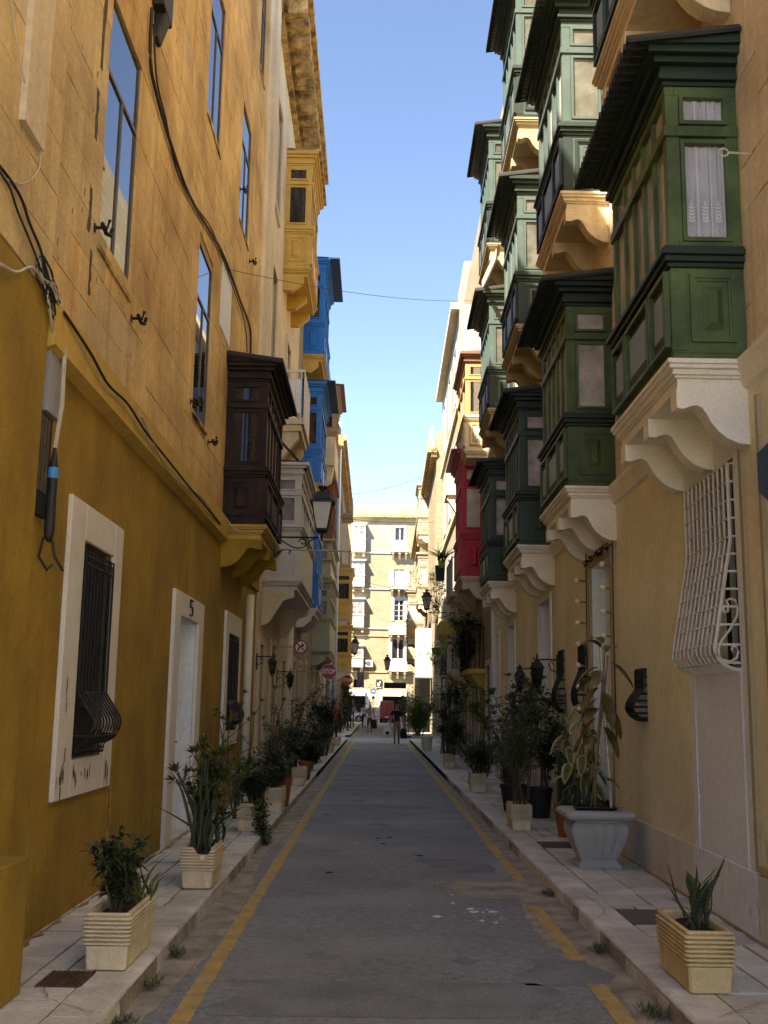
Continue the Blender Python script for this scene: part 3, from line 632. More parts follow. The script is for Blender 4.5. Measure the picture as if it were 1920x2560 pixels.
# ochre house with grilled window
h1 = house('ochre_townhouse', 'L', 6.56, 19.6, 'tall house with ochre painted ground floor and orange limestone above, numbered 5')
opsL = [(7.83, 8.74, 1.19, 2.76), (11.85, 13.10, .12, 2.54), (15.85, 17.1, 1.2, 2.62)]
wall('wall', 'L', 6.56, 18.2, 0, 3.84, opsL, MT['ochre'], h1, lab='ochre plastered ground floor wall')
for y0, y1, z0, z1, bt in ((7.83, 8.74, 1.19, 2.76, True),): 
    b = sb('L'); b.box(-.02, .03, 7.44, 7.83, .93, 3.03); b.box(-.02, .03, 8.74, 9.02, .93, 3.03); b.box(-.02, .03, 7.83, 8.74, 2.76, 3.03); b.box(-.02, .03, 7.83, 8.74, .93, 1.19); b.build('window_surround', MT['white'], h1, bevel=.008, seg=1)
darkback('L', h1, 7.83, 8.74, 1.19, 2.76, w=-.05); darkback('L', h1, 15.85, 17.1, 1.2, 2.62, w=-.06)
b = sb('L'); b.box(-.02, .04, 11.48, 11.85, .10, 2.80); b.box(-.02, .04, 13.10, 13.45, .10, 2.80); b.box(-.02, .04, 11.85, 13.10, 2.54, 2.80); b.build('door_surround', MT['white'], h1, bevel=.008, seg=1)
dr = lbox('L', h1, 'door', MT['greywall'], -.24, -.20, 11.85, 13.10, .12, 2.54, lab='pale grey panelled door')
for (a, c, d, e) in ((11.95, 12.4, .25, 1.0), (12.55, 13.0, .25, 1.0), (11.95, 12.4, 1.15, 2.35), (12.55, 13.0, 1.15, 2.35)):
    q = sb('L'); q.box(-.20, -.185, a, c, d, e); q.build('door_panel', MT['greywall'], dr, bevel=.01, seg=1)
b = sb('L'); b.tube([(-.2, 12.9, 1.15), (-.13, 12.9, 1.15)], .012, 6); b.lathe; b.build('door_handle', MT['black'], dr)
lining('L', h1, 11.85, 13.10, .12, 2.54)
lbox('L', h1, 'doorstep', MT['kerb'], -.28, .02, 11.87, 13.08, .10, .15)
b = sb('L'); b.box(-.02, .04, 15.55, 15.85, 1.0, 2.92); b.box(-.02, .04, 17.1, 17.35, 1.0, 2.92); b.box(-.02, .04, 15.85, 17.1, 2.62, 2.92); b.box(-.02, .04, 15.85, 17.1, 1.0, 1.2); b.build('window_surround', MT['white'], h1)
random.seed(8)
def flakes(side, parent, name, m, spots, w, lab=None):
    b = sb(side)
    for y, z, sy, sz, n in spots:
        for _ in range(n):
            cy, cz = random.gauss(y, sy), random.gauss(z, sz); ry, rz = random.uniform(.006, .022), random.uniform(.015, .09)
            b.poly([(w, cy+ry*random.uniform(.5, 1.2)*math.cos(i*.785), cz+rz*random.uniform(.5, 1.2)*math.sin(i*.785)) for i in range(8)])
    return tag(b.build(name, m, parent, rec=False), lab, kind='stuff')
flakes('L', h1, 'paint_flake', MT['ochre_light'], [(9.15, 1.2, .05, .3, 26), (9.4, .5, .25, .2, 14), (10.6, .5, .5, .2, 18), (11.2, .9, .08, .25, 10), (14.2, 1.0, .3, .3, 14), (7.2, .6, .2, .2, 8)], .0035)
flakes('L', h1, 'chipped_paint', MT['bark'], [(7.6, 1.06, .06, .03, 9), (8.2, 1.08, .25, .02, 8), (8.88, 1.07, .04, .03, 7), (7.6, 1.5, .03, .2, 5)], .0325)
# house number 5
b = sb('L'); yc, zc = 12.46, 2.67; s_ = .055
for pts in ([(-1, 1), (1, 1)], [(-1, 1), (-1, .1)], [(-1, .1), (.6, .15), (1, -.3), (.7, -.85), (-1, -.9)]):
    b.tube([(.047, yc+p[0]*.09, zc+p[1]*.09) for p in pts], .011, 5)
tag(b.build('house_number', MT['black'], h1), 'house number 5 above the pale door')
# projecting band, upper wall
b = sb('L'); b.prism([(0, 3.80), (.09, 3.84), (.09, 4.12), (.0, 4.16)], 'y', 6.6, 14.86); b.build('string_course', MT['ochre_light'], h1)
b = sb('L'); b.box(-.05, .05, 14.9, 19.6, 3.60, 3.95); b.build('string_course', MT['ochre'], h1)
WINS = [(7.76, 8.80, 5.03, 7.22), (12.13, 13.18, 4.96, 7.06), (12.20, 13.28, 8.76, 10.90), (15.40, 16.50, 8.88, 10.88), (7.76, 8.80, 8.9, 11.0), (17.2, 17.9, 12.6, 14.4), (12.2, 13.25, 12.6, 14.6)]
wall('wall', 'L', 6.56, 18.4, 3.84, 16.8, WINS, MT['joint'], h1, w=-.012)
def pick(y, z): return BLK_B if (y < 7.55 and z > 4.6) or (y < 9.3 and z < 4.9 and random.random() < .8) or random.random() < .03 else BLK_O
blocks('L', h1, pick, 6.57, 18.4, 4.14, 16.8, WINS, .335, .74, 0, 300, matl=MT['orange_stone'])
for a, c, d, e in WINS:
    sash('L', h1, a, c, d, e, MT['steel'], MT['mirror'], w=-.012); lbox('L', h1, 'dark_room_panel', MT['dark'], -.3, -.28, a, c, d, e)
    lbox('L', h1, 'window_sill', MT['stonedk'], -.02, .018, a-.04, c+.04, d-.05, d-.005)
b = sb('L'); b.box(-.05, .03, 18.4, 18.9, 3.9, 17); b.build('pilaster', MT['pale_stone'], h1); b = sb('L'); b.box(-.05, .10, 18.9, 19.6, 3.9, 16.9); b.build('pilaster', MT['lime'], h1)
lbox('L', h1, 'wall', MT['ochre'], -.28, .01, 18.2, 19.6, 0, 3.9)
b = sb('L'); b.box(0, .012, 13.9, 14.86, 6.62, 7.7); b.build('render_patch', MT['greywall'], h1)
mass('L', 6.56, 19.6, 16.8, MT['joint'], h1)
for y, z0_, z1_ in ((7.50, 6.35, 7.6), (7.46, 5.75, 6.15), (7.44, 5.0, 5.35), (7.55, 4.55, 4.9)):
    b = sb('L'); n = 10; a = [(y+random.uniform(-.015, .015), y+.07+random.uniform(-.02, .02), z0_+(z1_-z0_)*i/n) for i in range(n+1)]
    for i in range(n): b.quad((.004, a[i][0], a[i][2]), (.004, a[i][1], a[i][2]), (.004, a[i+1][1], a[i+1][2]), (.004, a[i+1][0], a[i+1][2]))
    b.build('mortar_scar', MT['bark'], h1, rec=False)
random.seed(5); b = sb('L')
for _ in range(260):
    y = random.uniform(6.7, 18); z = random.uniform(4.2, 4.2+.9*y); l = random.uniform(.02, .09)
    if any(a-.1 < y < c+.1 and d-.1 < z < e+.1 for a, c, d, e in WINS): continue
    b.add([(.0045, y-.006, z), (.0045, y+.008, z+l*.2), (.0045, y+.012, z+l), (.0045, y-.004, z+l*.8)], [(0, 1, 2, 3)])
tag(b.build('chip_mark', MT['bark'], h1, rec=False), kind='stuff')
# belly grilles
def belly(side, parent, y0, y1, z0, z1, m, n=7, out=.20, r=.008, ribs=(.25, .5), round_=True):
    H = z1-z0
    def prof(t):   # t 0 bottom..1 top
        if round_ and t < .62: return .03+out*max(0, math.sin(math.pi*min(1, t/.62)**.75))**1.15
        if round_: return .03
        if t > .30: return .035
        if t > .17: return .035+out*(.30-t)/.13
        if t > .045: return .035+out*math.sqrt(max(0, 1-((.17-t)/.125)**2))
        return .035
    fr = sb(side)
    zs = [z0+H*i/44 for i in range(45)]
    top = sb(side)
    for i in range(n):
        y = y0+(y1-y0)*(i+.5)/n if False else y0+(y1-y0)*i/(n-1)
        pts = [(prof((z-z0)/H), y, z) for z in zs]
        fr = sb(side); fr.tube([(0, y, z0)]+pts+[(0, y, z1)], r, 5); fr.build('grille_bar', m, parent)
    for t in ribs:
        w = prof(t); b = sb(side); b.tube([(0, y0, z0+H*t), (w, y0, z0+H*t), (w, y1, z0+H*t), (0, y1, z0+H*t)], r, 5); b.build('grille_rail', m, parent)
g1 = h1
belly('L', g1, 7.87, 8.70, 1.22, 2.70, MT['black'], 10, .13, .009, (.02, .09, .30, .93, .97), round_=False)
for k in range(3):
    b = sb('L'); pts = [(.05, 7.87, 1.42+.0)]; b.tube([(.04+.09*math.cos(a*.5)*(1-a/14), 7.865, 1.5+.09*math.sin(a*.5)*(1-a/14)+.05*k) for a in range(13)], .006, 4); b.build('grille_scroll', MT['black'], g1)
belly('L', g1, 15.9, 17.05, 1.22, 2.60, MT['black'], 8, .12, .009, (.05, .3, .95), round_=False)
# shutter stays
for y, z, w in ((7.62, 5.10, .0), (8.93, 4.87, 0), (11.98, 5.0, 0), (13.35, 4.86, 0), (15.32, 9.3, 0), (16.75, 8.75, 0), (18.0, 5.3, 0)):
    b = sb('L'); b.tube([(0, y, z), (.10, y, z), (.11, y+.02, z+.07)], .015, 5); b.tube([(.07, y-.04, z+.02), (.08, y+.06, z-.02), (.09, y+.14, z-.0), (.10, y+.145, z+.06)], .017, 5); b.box(0, .012, y-.02, y+.02, z-.03, z+.03)
    b.build('shutter_stay', MT['black'], h1)
# dark brown balcony with ochre corbels
BROWN = dict(base='brown', rail='brown', up='brown', panel='brown', cor='brown', roof='roofdk', pane='pane_dark', slab='ochre_light')
gal('L', h1, 14.9, 2.5, 4.06, 'dark brown enclosed timber balcony with peeling paint', BROWN, depth=.58, H=2.2, ncol=5, over=(.22, .2), corbm='ochre')

# yellowish house with cornice
h2 = house('cornice_house', 'L', 19.6, 28, 'pale yellow house with heavy weathered cornice, yellow balcony high up and grey balcony below')
ops2 = [(20.2, 21.1, .12, 2.7), (22.6, 23.5, .12, 2.8), (25.3, 26.2, .9, 2.6), (20.2, 21.2, 7.6, 10.2), (20.2, 21.2, 11.6, 13.8), (24.0, 24.9, 7.5, 9.9)]
wall('wall', 'L', 19.6, 28, 0, 3.7, ops2[:3], MT['lime'], h2, w=-.0); wall('wall', 'L', 19.6, 28, 3.7, 16, ops2[3:], MT['pale_stone'], h2)
for o_ in ops2:
    surround('L', h2, *o_, .14, MT['lime'], .05, bottom=o_[2] > .5, name='window_surround' if o_[2] > .5 else 'door_surround')
    if o_[2] > 1: sash('L', h2, *o_, MT['white2'], MT['pane_dark'], w=-.1)
    darkback('L', h2, *o_)
b = sb('L')
for w0, z0_, z1_ in ((.12, 15.3, 15.5), (.22, 15.5, 15.65), (.55, 15.65, 15.9), (.68, 15.9, 16.1)): b.box(0, w0, 19.5, 28.1, z0_, z1_-.001)
for k in range(16): b.box(.22, .6, 19.7+k*.52, 19.9+k*.52, 15.35, 15.645)
b.build('cornice', MT['stonedk'], h2)
b = sb('L'); b.box(-.1, .02, 19.6, 28, 16.1, 16.9); b.build('parapet', MT['pale_stone'], h2); mass('L', 19.6, 28, 16, MT['far'], h2)
YEL = dict(base='yellowwood', rail='yellowwood', up='yellowwood', panel='yellowwood', cor='yellowwood', roof='stonedk', pane='pane_dark', slab='yellowwood')
gal('L', h2, 22.8, 2.5, 11.2, 'yellow enclosed timber balcony high under the cornice', YEL, depth=.58, H=2.6, ncol=4, over=(.2, .12), corb=CORB_B, ncorb=3, roofcorr=False)
GREY = dict(base='grey', rail='grey', up='grey', panel='grey', cor='grey', roof='roofdk', pane='pane', slab='grey')
gal('L', h2, 20.6, 4.4, 3.95, 'grey painted enclosed balcony with large panes and plain base', GREY, depth=.70, H=2.15, ncol=6, over=(.05, .05), corb=CORB_D, ncorb=2, corbm='lime', roofcorr=False, blank=True)
# open balcony, grey metal panels
ob = lbox('L', h2, 'open_balcony', MT['lime'], 0, .58, 22.4, 24.4, 7.5, 7.62, lab='open balcony with pale metal panels on a stepped stone base')
b = sb('L'); b.box(0, .52, 22.45, 24.35, 7.36, 7.499); b.prism([(0, 7.36), (.46, 7.36), (.46, 7.2), (.3, 7.0), (0, 6.6)], 'y', 22.5, 22.75); b.prism([(0, 7.36), (.46, 7.36), (.46, 7.2), (.3, 7.0), (0, 6.6)], 'y', 24.0, 24.25); b.build('corbel', MT['lime'], ob)
b = sb('L'); b.box(.54, .56, 22.45, 24.35, 7.66, 8.66); b.box(.54, .57, 22.42, 24.38, 8.66, 8.72); b.box(.05, .54, 22.42, 22.46, 8.66, 8.72)
for k in range(6): b.box(.54, .575, 22.45+k*.37, 22.49+k*.37, 7.62, 8.7)
b.build('balustrade', MT['white'], ob)
b = sb('L'); b.box(.10, .5, 22.44, 22.455, 7.75, 8.5); b.build('balustrade_panel', MT['greywall'], ob)
for k in range(5): b = sb('L'); b.tube([(.06+.11*k, 22.44, 7.62), (.06+.11*k, 22.44, 8.68)], .012, 5); b.build('baluster', MT['white'], ob)

# house with three blue balconies
h3 = house('blue_balcony_house', 'L', 28, 36, 'stone house carrying three bright blue enclosed balconies')
ops3 = [(28.6, 29.5, .12, 2.7), (31, 31.9, .12, 2.7), (33.6, 34.4, .12, 2.8)]
wall('wall', 'L', 28, 36, 0, 15.6, ops3, MT['far2'], h3); mass('L', 28, 36, 15.7, MT['far'], h3)
for o_ in ops3: surround('L', h3, *o_, .16, MT['lime'], .06, bottom=False, name='door_surround'); darkback('L', h3, *o_)
BLUE = dict(base='blue', rail='blue', up='blue', panel='blue', cor='blue', roof='blue_dk', pane='pane_dark', slab='yellowwood')
gal('L', h3, 29.6, 3.2, 11.45, 'uppermost bright blue enclosed balcony', BLUE, depth=.56, H=2.7, ncol=4, over=(.42, .12), corb=CORB_B, ncorb=2, roofcorr=False, fine=False)
gal('L', h3, 29.6, 3.2, 7.7, 'middle bright blue enclosed balcony', BLUE, depth=.56, H=2.75, ncol=4, over=(.38, .12), corb=CORB_B, ncorb=2, roofcorr=False, fine=False)
BL2 = dict(BLUE, slab='mould'); gal('L', h3, 29.6, 2.4, 4.2, 'lowest bright blue enclosed balcony', BL2, depth=.56, H=2.6, ncol=4, over=(.2, .1), corb=CORB_B, ncorb=2, roofcorr=False, fine=False)
b = sb('L'); b.prism([(0, 6.2), (.62, 6.2), (.62, 6.1), (0, 6.1)], 'y', 27.2, 28.2); b.build('awning_slats', MT['grey'], h3)
# pale pipe and column between doors
for y, r_, z1_ in ((18.15, .07, 3.4), (26.9, .10, 5.6)): b = sb('L'); b.lathe([(r_, .1), (r_, z1_)], (.06, y, 0), 10); b.build('downpipe', MT['mould'], h2 if y > 19 else h1, smooth=True)

# tan and green-cream balcony house
h4 = house('tan_balcony_house', 'L', 36, 50.5, 'stone house with tan, brown and grey-cream balconies by the stop sign')
ops4 = [(38.4, 39.4, .12, 2.8), (42, 43, .12, 2.7), (45.5, 46.4, .9, 2.6)]
wall('wall', 'L', 36, 50.5, 0, 16.2, ops4, MT['far2'], h4); mass('L', 36, 50.5, 16.3, MT['far'], h4)
for o_ in ops4: surround('L', h4, *o_, .2, MT['lime'], .07, bottom=o_[2] > .5); darkback('L', h4, *o_)
TAN = dict(base='tan', rail='tan', up='tan', panel='tan', cor='tan', roof='rust', pane='pane_dark', slab='lime')
gal('L', h4, 40, 3.6, 11.0, 'topmost tan balcony with brown roof', TAN, depth=.55, H=2.5, ncol=4, over=(.3, .2), ncorb=2, corb=CORB_B, roofcorr=False, fine=False)
BR2 = dict(TAN, base='rust', up='rust', rail='rust', panel='tan', cor='rust'); gal('L', h4, 40, 3.0, 7.4, 'brown enclosed balcony under the stone one', BR2, depth=.52, H=2.4, ncol=4, over=(.1, .1), ncorb=2, corb=CORB_B, roofcorr=False, fine=False)
b = sb('L'); b.box(0, .62, 38.2, 42, 10.15, 10.3); b.box(.5, .62, 38.2, 42, 10.3, 11.2); b.box(0, .5, 38.2, 38.35, 10.3, 11.2); b.prism([(0, 10.15), (.58, 10.15), (.5, 9.6), (0, 9.3)], 'y', 38.4, 38.9); b.build('stone_balcony', MT['pale_stone'], h4)
GC = dict(base='greycream', rail='greycream', up='greycream', panel='greycream', cor='greycream', roof='greycream', pane='pane', slab='greycream')
gal('L', h4, 37.6, 5.0, 3.45, 'lower grey-cream enclosed balcony beside the stop sign', GC, depth=.62, H=2.3, ncol=5, over=(.1, .1), ncorb=2, corb=CORB_B, roofcorr=False, fine=False, blank=True)
gal('L', h4, 37.4, 5.2, 6.0, 'upper grey-cream enclosed balcony', GC, depth=.6, H=1.2, ncol=5, over=(.1, .1), ncorb=0, roofcorr=False, fine=False, blank=True)
b = sb('L'); b.lathe([(.09, .1), (.09, 15.8)], (.1, 49.9, 0), 8); b.build('downpipe', MT['white2'], h4, smooth=True)

# house beyond the crossing, left
h5 = house('far_left_house', 'L', 56.5, 78, 'sunlit house past the crossing on the left, yellow balconies stacked on its corner')
wall('wall', 'L', 56.5, 78, 0, 16.8, [(59, 60.2, .1, 2.8), (64, 65, .1, 2.8)], MT['far3'], h5); mass('L', 56.5, 78, 16.9, MT['far3'], h5, w=-.29)
for o_ in [(59, 60.2, .1, 2.8), (64, 65, .1, 2.8)]: darkback('L', h5, *o_)
YS = dict(base='yellowwood', rail='yellowwood', up='yellowwood', panel='yellowwood', cor='yellowwood', roof='yellowwood', pane='pane_dark', slab='lime')
gal('L', h5, 60, 3.2, 6.35, 'upper yellow balcony beyond the crossing', YS, depth=.85, H=2.6, ncol=4, over=(.12, .1), ncorb=2, corb=CORB_B, roofcorr=False, fine=False)
gal('L', h5, 60, 3.2, 2.95+.6, 'lower yellow balcony beyond the crossing', YS, depth=.85, H=2.25, ncol=4, over=(.12, .1), ncorb=2, corb=CORB_S, roofcorr=False, fine=False)
b = sb('L'); b.lathe([(.12, .1), (.12, 16.8)], (.12, 57.2, 0), 8); b.build('downpipe', MT['white2'], h5, smooth=True)
for z, wd in ((13.2, .7), (10.0, .6)): b = sb('L'); b.box(0, wd, 66, 69, z, z+.15); b.box(wd-.1, wd, 66, 69, z+.15, z+1.1); b.build('stone_balcony', MT['far3'], h5)
b = sb('L'); b.box(0, .5, 56.4, 78, 15.6, 15.9); b.box(0, .35, 56.4, 78, 15.3, 15.599); b.build('cornice', MT['stonedk'], h5)
b = MB(); b.lathe([(.5, 16.9), (.55, 17.2), (.5, 17.6), (.25, 17.95), (0.01, 18.05)], (-2.8, 58.5, 0), 12); b.build('roof_tank', MT['white2'], h5, smooth=True)
h6 = house('last_left_house', 'L', 78, 99.5, 'last stone house on the left before the end street, dark shop front below')
wall('wall', 'L', 78, 99.5, 0, 15.4, [(80, 82, .1, 3), (86, 88, .1, 3)], MT['far'], h6); mass('L', 78, 99.5, 15.5, MT['far'], h6)
for o_ in [(80, 82, .1, 3), (86, 88, .1, 3)]: darkback('L', h6, *o_)
b = sb('L'); b.box(0, .75, 82, 86, 5.6, 5.8); b.build('stone_balcony', MT['far'], h6)
for k in range(12): b = sb('L'); b.tube([(.72, 82+.36*k, 5.8), (.72, 82+.36*k, 6.8)], .02, 4); b.build('baluster', MT['black'], h6)
b = sb('L'); b.tube([(.05, 82, 6.8), (.72, 82, 6.8), (.72, 86, 6.8)], .025, 4); b.build('handrail', MT['black'], h6)

# ---------------------------------------------------------------- RIGHT SIDE
r1 = house('green_balcony_house', 'R', -2, 25.3, 'long cream house with rows of green enclosed timber balconies')
DOORS = [(7.58, 8.74, 1.90, 3.40), (11.95, 13.15, .12, 3.30), (16.45, 17.7, .12, 3.25), (21.1, 22.2, .12, 3.2), (24.0, 24.6, .12, 3.2)]
SMALL = [(10.43, 10.77, 1.50, 1.98), (13.55, 13.95, 1.55, 2.4), (15.25, 15.6, 1.55, 2.4), (18.1, 18.5, 1.5, 2.35), (20.1, 20.5, 1.5, 2.35)]
wall('wall', 'R', -2, 25.3, .54, 3.84, DOORS+SMALL, MT['cream'], r1, lab='cream plastered ground floor wall')
wall('plinth', 'R', -2, 25.3, 0, .54, DOORS, MT['plinth'], r1, w=.025)
b = sb('R'); b.box(-.02, .012, 7.42, 7.58, .545, 3.62); b.box(-.02, .012, 8.74, 8.90, .545, 3.62); b.box(-.02, .012, 7.58, 8.74, 3.40, 3.62); b.box(-.02, .012, 7.58, 8.74, .545, 1.90); b.build('window_surround', MT['greywall'], r1)
b = sb('R'); b.box(-.02, .03, 7.36, 7.42, .56, 3.7); b.build('wall_fillet', MT['yellowtrim'], r1); b = sb('R'); b.box(-.02, .03, 6.98, 7.03, .56, 3.7); b.box(-.02, .03, 7.03, 7.36, .56, .60); b.build('wall_fillet', MT['yellowtrim'], r1)
lbox('R', r1, 'wall', MT['greywall'], -.02, .027, 7.42, 8.90, .12, .545)
for a, c, d, e in DOORS+SMALL:
    darkback('R', r1, a, c, d, e)
for a, c, d, e in DOORS[1:]:
    surround('R', r1, a, c, d, e, .10, MT['yellowtrim'] if a < 12 else MT['mould'], .03, bottom=False, name='door_surround')
    dd = lbox('R', r1, 'door', MT['greywall'], -.22, -.17, a, c, d, e, lab=None)
    for k in range(2):
        for z0_, z1_ in ((.3, 1.1), (1.25, 2.9)):
            q = sb('R'); q.box(-.17, -.155, a+.1+k*(c-a)/2, a+(c-a)*.5-.08+k*(c-a)/2, z0_, z1_); q.build('door_panel', MT['greywall'], dd, bevel=.01, seg=1)
    lining('R', r1, a, c, d, e)
    lbox('R', r1, 'doorstep', MT['kerb'], -.2, .12 if a < 12 else .03, a, c, .11, .2)
# white window behind its grille
sash('R', r1, 7.58, 8.74, 1.90, 3.40, MT['white2'], MT['pane_dark'], w=-.12, trans=0)
# upper wall of bare limestone
wall('wall', 'R', -2, 25.3, 3.84, 14.3, [], MT['joint'], r1, w=-.012)
blocks('R', r1, BLK_P, 3.5, 25.3, 4.05, 14.3, [], .34, .75, 0, 120, matl=MT['pale_stone'])
b = sb('R'); b.prism([(0, 3.80), (.03, 3.82), (.06, 3.90), (.09, 3.96), (.09, 4.0), (0, 4.02)], 'y', -2, 25.3); b.build('string_course', MT['mould'], r1)
mass('R', -2, 25.3, 14.4, MT['joint'], r1)
b = sb('R'); b.box(-.3, .12, -2, 25.3, 14.3, 14.6); b.build('cornice', MT['stonedk'], r1)
GM = dict(GREEN, base='green_mid', up='green_mid')
GP = dict(GREEN, pane='pane_sun', base='green_base', up='green_pale', rail='green_dk', slab='yellowtrim', panel='greenpanel')
gal('R', r1, 7.2, 1.85, 4.0, 'nearest first-floor green balcony with white lace curtain', GREEN, curtain=True)
gal('R', r1, 11.6, 1.9, 4.0, 'second first-floor green balcony', GREEN); gal('R', r1, 16.0, 1.9, 4.0, 'third first-floor green balcony', GM, over=(.26, .2)); gal('R', r1, 20.8, 1.9, 4.0, 'fourth first-floor green balcony', GM, over=(.26, .2))
gal('R', r1, 7.2, 1.85, 7.3, 'second-floor balcony above the nearest one, stained brown beneath', dict(GM, slab='pale_stone'), depth=.62)
for y, n_ in ((11.6, 'nearer'), (16.0, 'middle'), (20.8, 'farthest')): gal('R', r1, y, 2.0, 7.46, n_+' two-tone green balcony of the second floor', dict(GP, slab='pale_stone') if y < 12 else GP, over=(.30, .15), corbm='yellowtrim' if y > 12 else 'pale_stone', H=2.3)
for y, n_ in ((16.0, 'nearer'), (20.8, 'farther')): gal('R', r1, y, 2.0, 10.95, n_+' two-tone green balcony of the top floor', GP, over=(.30, .15), corbm='yellowtrim', H=2.45)
# white leaning board between two balconies
b = sb('R'); b.prism([(.62, 9.15), (.66, 9.15), (.66, 9.3), (.62, 9.3)], 'y', 17.9, 18.0)
b = MB(); P0 = Vector((wall_x('R', 18)-.62, 18.0, 9.6)); P1 = Vector((wall_x('R', 21)-.66, 20.9, 10.1)); n_ = (P1-P0).normalized(); upv = Vector((0, 0, .085))
b.loft([[tuple(P0+upv), tuple(P0-upv), tuple(P0-upv+Vector((.03, 0, 0))), tuple(P0+upv+Vector((.03, 0, 0)))], [tuple(P1+upv), tuple(P1-upv), tuple(P1-upv+Vector((.03, 0, 0))), tuple(P1+upv+Vector((.03, 0, 0)))]]); b.build('blind_rail', MT['white'], r1)

flakes('R', r1, 'paint_flake', MT['plinth'], [(9.5, .75, .3, .10, 22), (10.2, 1.3, .2, .25, 8), (9.2, 2.6, .2, .3, 4), (7.2, .8, .06, .1, 6), (11.2, .8, .2, .1, 10)], .003)
flakes('R', r1, 'stain_spot', MT['kerb'], [(8.2, .4, .5, .10, 16), (9.8, .35, .6, .08, 18), (7.2, .35, .2, .1, 8)], .0285)
# white grille, near right
def white_grille():
    y0, y1, z0, z1 = 7.60, 8.72, 1.88, 3.36; H = z1-z0
    def pw(t): 
        if t > .62: return .05
        if t > .10: return .05+.14*(.62-t)/.52
        return .19*math.sqrt(max(0, 1-((.10-t)/.10)**2)) if t > 0 else 0
    def pz(t): return z0+H*t
    ts = [1]+[.62-(.62-.10)*i/6 for i in range(7)]+[.08, .055, .03, .012, .003, 0]
    g = thing('window_grille', (wall_x('R', 8.15), 8.15, z0), 'white iron window grille bulging out at the foot with a scroll on its side', 'grille')
    n = 11
    for i in range(n):
        y = y0+(y1-y0)*i/(n-1); b = sb('R'); b.tube([(0, y, z1)]+[(pw(t), y, pz(t)) for t in ts], .011 if 0 < i < n-1 else .014, 6); b.build('grille_bar', MT['whiteiron'], g)
    for k in range(12):
        t = [1, .91, .82, .73, .64, .555, .47, .385, .30, .215, .12, .035][k]; b = sb('R'); b.tube([(0, y0, pz(t)), (pw(t), y0, pz(t)), (pw(t), y1, pz(t)), (0, y1, pz(t))], .009, 5); b.build('grille_rail', MT['whiteiron'], g)
    b = sb('R'); sc = [(.03+.02*math.cos(a), z0+.42+.03*math.sin(a)) for a in (3.2, 4.5, 5.8)]
    S1 = [(.155, z0+.43), (.135, z0+.40), (.11, z0+.41), (.10, z0+.45), (.12, z0+.485), (.085, z0+.50), (.04, z0+.49), (.02, z0+.44), (.03, z0+.38), (.10, z0+.28), (.17, z0+.21), (.205, z0+.15), (.20, z0+.10), (.16, z0+.065), (.10, z0+.06), (.05, z0+.085), (.03, z0+.13), (.05, z0+.165), (.08, z0+.165), (.09, z0+.14), (.075, z0+.125)]
    b.tube([(w*.8, y0-.003, z) for w, z in S1], .009, 6); b.build('grille_scroll', MT['whiteiron'], g)
    for yy in (y0, y1): b = sb('R'); b.tube([(0, yy, z0), (0, yy, z1)], .011, 6); b.build('grille_frame', MT['whiteiron'], g)
white_grille()
for a, c, d, e in SMALL: belly('R', r1, a, c, d, e, MT['black'], 12, .10, .012, (.04, .14, .26, .38, .52, .68, .84))

# red balcony house
r2 = house('red_balcony_house', 'R', 25.3, 38, 'limestone house with a deep red balcony and a glazed brown roofed balcony above')
opsr = [(26, 27, .12, 2.6), (29.4, 30.4, .12, 2.5), (32.2, 33.2, .12, 2.6), (35, 36, .12, 2.7)]
wall('wall', 'R', 25.3, 38, 0, 15.5, opsr, MT['far2'], r2); mass('R', 25.3, 38, 15.6, MT['far3'], r2)
for o_ in opsr: surround('R', r2, *o_, .14, MT['lime'], .05, bottom=False, name='door_surround'); darkback('R', r2, *o_)
lbox('R', r2, 'corner_pilaster', MT['greywall'], 0, .07, 25.0, 25.32, 0, 4.0)
RED = dict(base='red', rail='red', up='red', panel='tan', cor='red', roof='red', pane='pane_pale', slab='lime')
gal('R', r2, 28, 2.6, 4.95, 'deep red enclosed timber balcony', RED, depth=.58, H=3.15, ncol=4, over=(.28, .15), corb=CORB_S, ncorb=2, roofcorr=False)
GZ = dict(base='lime', rail='lime', up='tan', panel='lime', cor='rust', roof='rust', pane='mirror', slab='lime')
gal('R', r2, 27, 3.0, 8.1, 'glazed balcony with brown roof on a carved stone base', GZ, depth=.56, H=2.45, ncol=3, over=(.06, .06), ncorb=0, roofcorr=False)
b = sb('R')
for k in range(5): b.box(.10+.035*k, .115+.035*k, 26.975, 26.998, 8.2, 8.75)
b.build('carved_fluting', MT['pale_stone'], r2)
b = sb('R'); b.box(.0, .5, 28.5, 31, 11.2, 12.6); b.build('parapet', MT['white2'], r2)
bal = lbox('R', r2, 'open_balcony', MT['lime'], 0, .66, 31.6, 34.4, 4.8, 4.95, lab='balcony with white rail and green pots')
for k in range(9): b = sb('R'); b.tube([(.62, 31.65+k*.34, 4.95), (.62, 31.65+k*.34, 5.95)], .015, 5); b.build('baluster', MT['white2'], bal)
b = sb('R'); b.tube([(.05, 31.65, 5.95), (.62, 31.65, 5.95), (.62, 34.4, 5.95)], .022, 5); b.tube([(.05, 31.65, 5.0), (.62, 31.65, 5.0), (.62, 34.4, 5.0)], .018, 5); b.tube([(.62, 31.65, 4.95), (.62, 31.65, 5.97)], .025, 5); b.tube([(.33, 31.65, 4.95), (.33, 31.65, 5.97)], .018, 5); b.build('handrail', MT['white2'], bal)
for yb in (31.7, 33.4): b = sb('R'); b.prism([(w*1.1, 4.95+z) for w, z in CORB_S], 'y', yb, yb+.3); b.build('corbel', MT['lime'], bal)
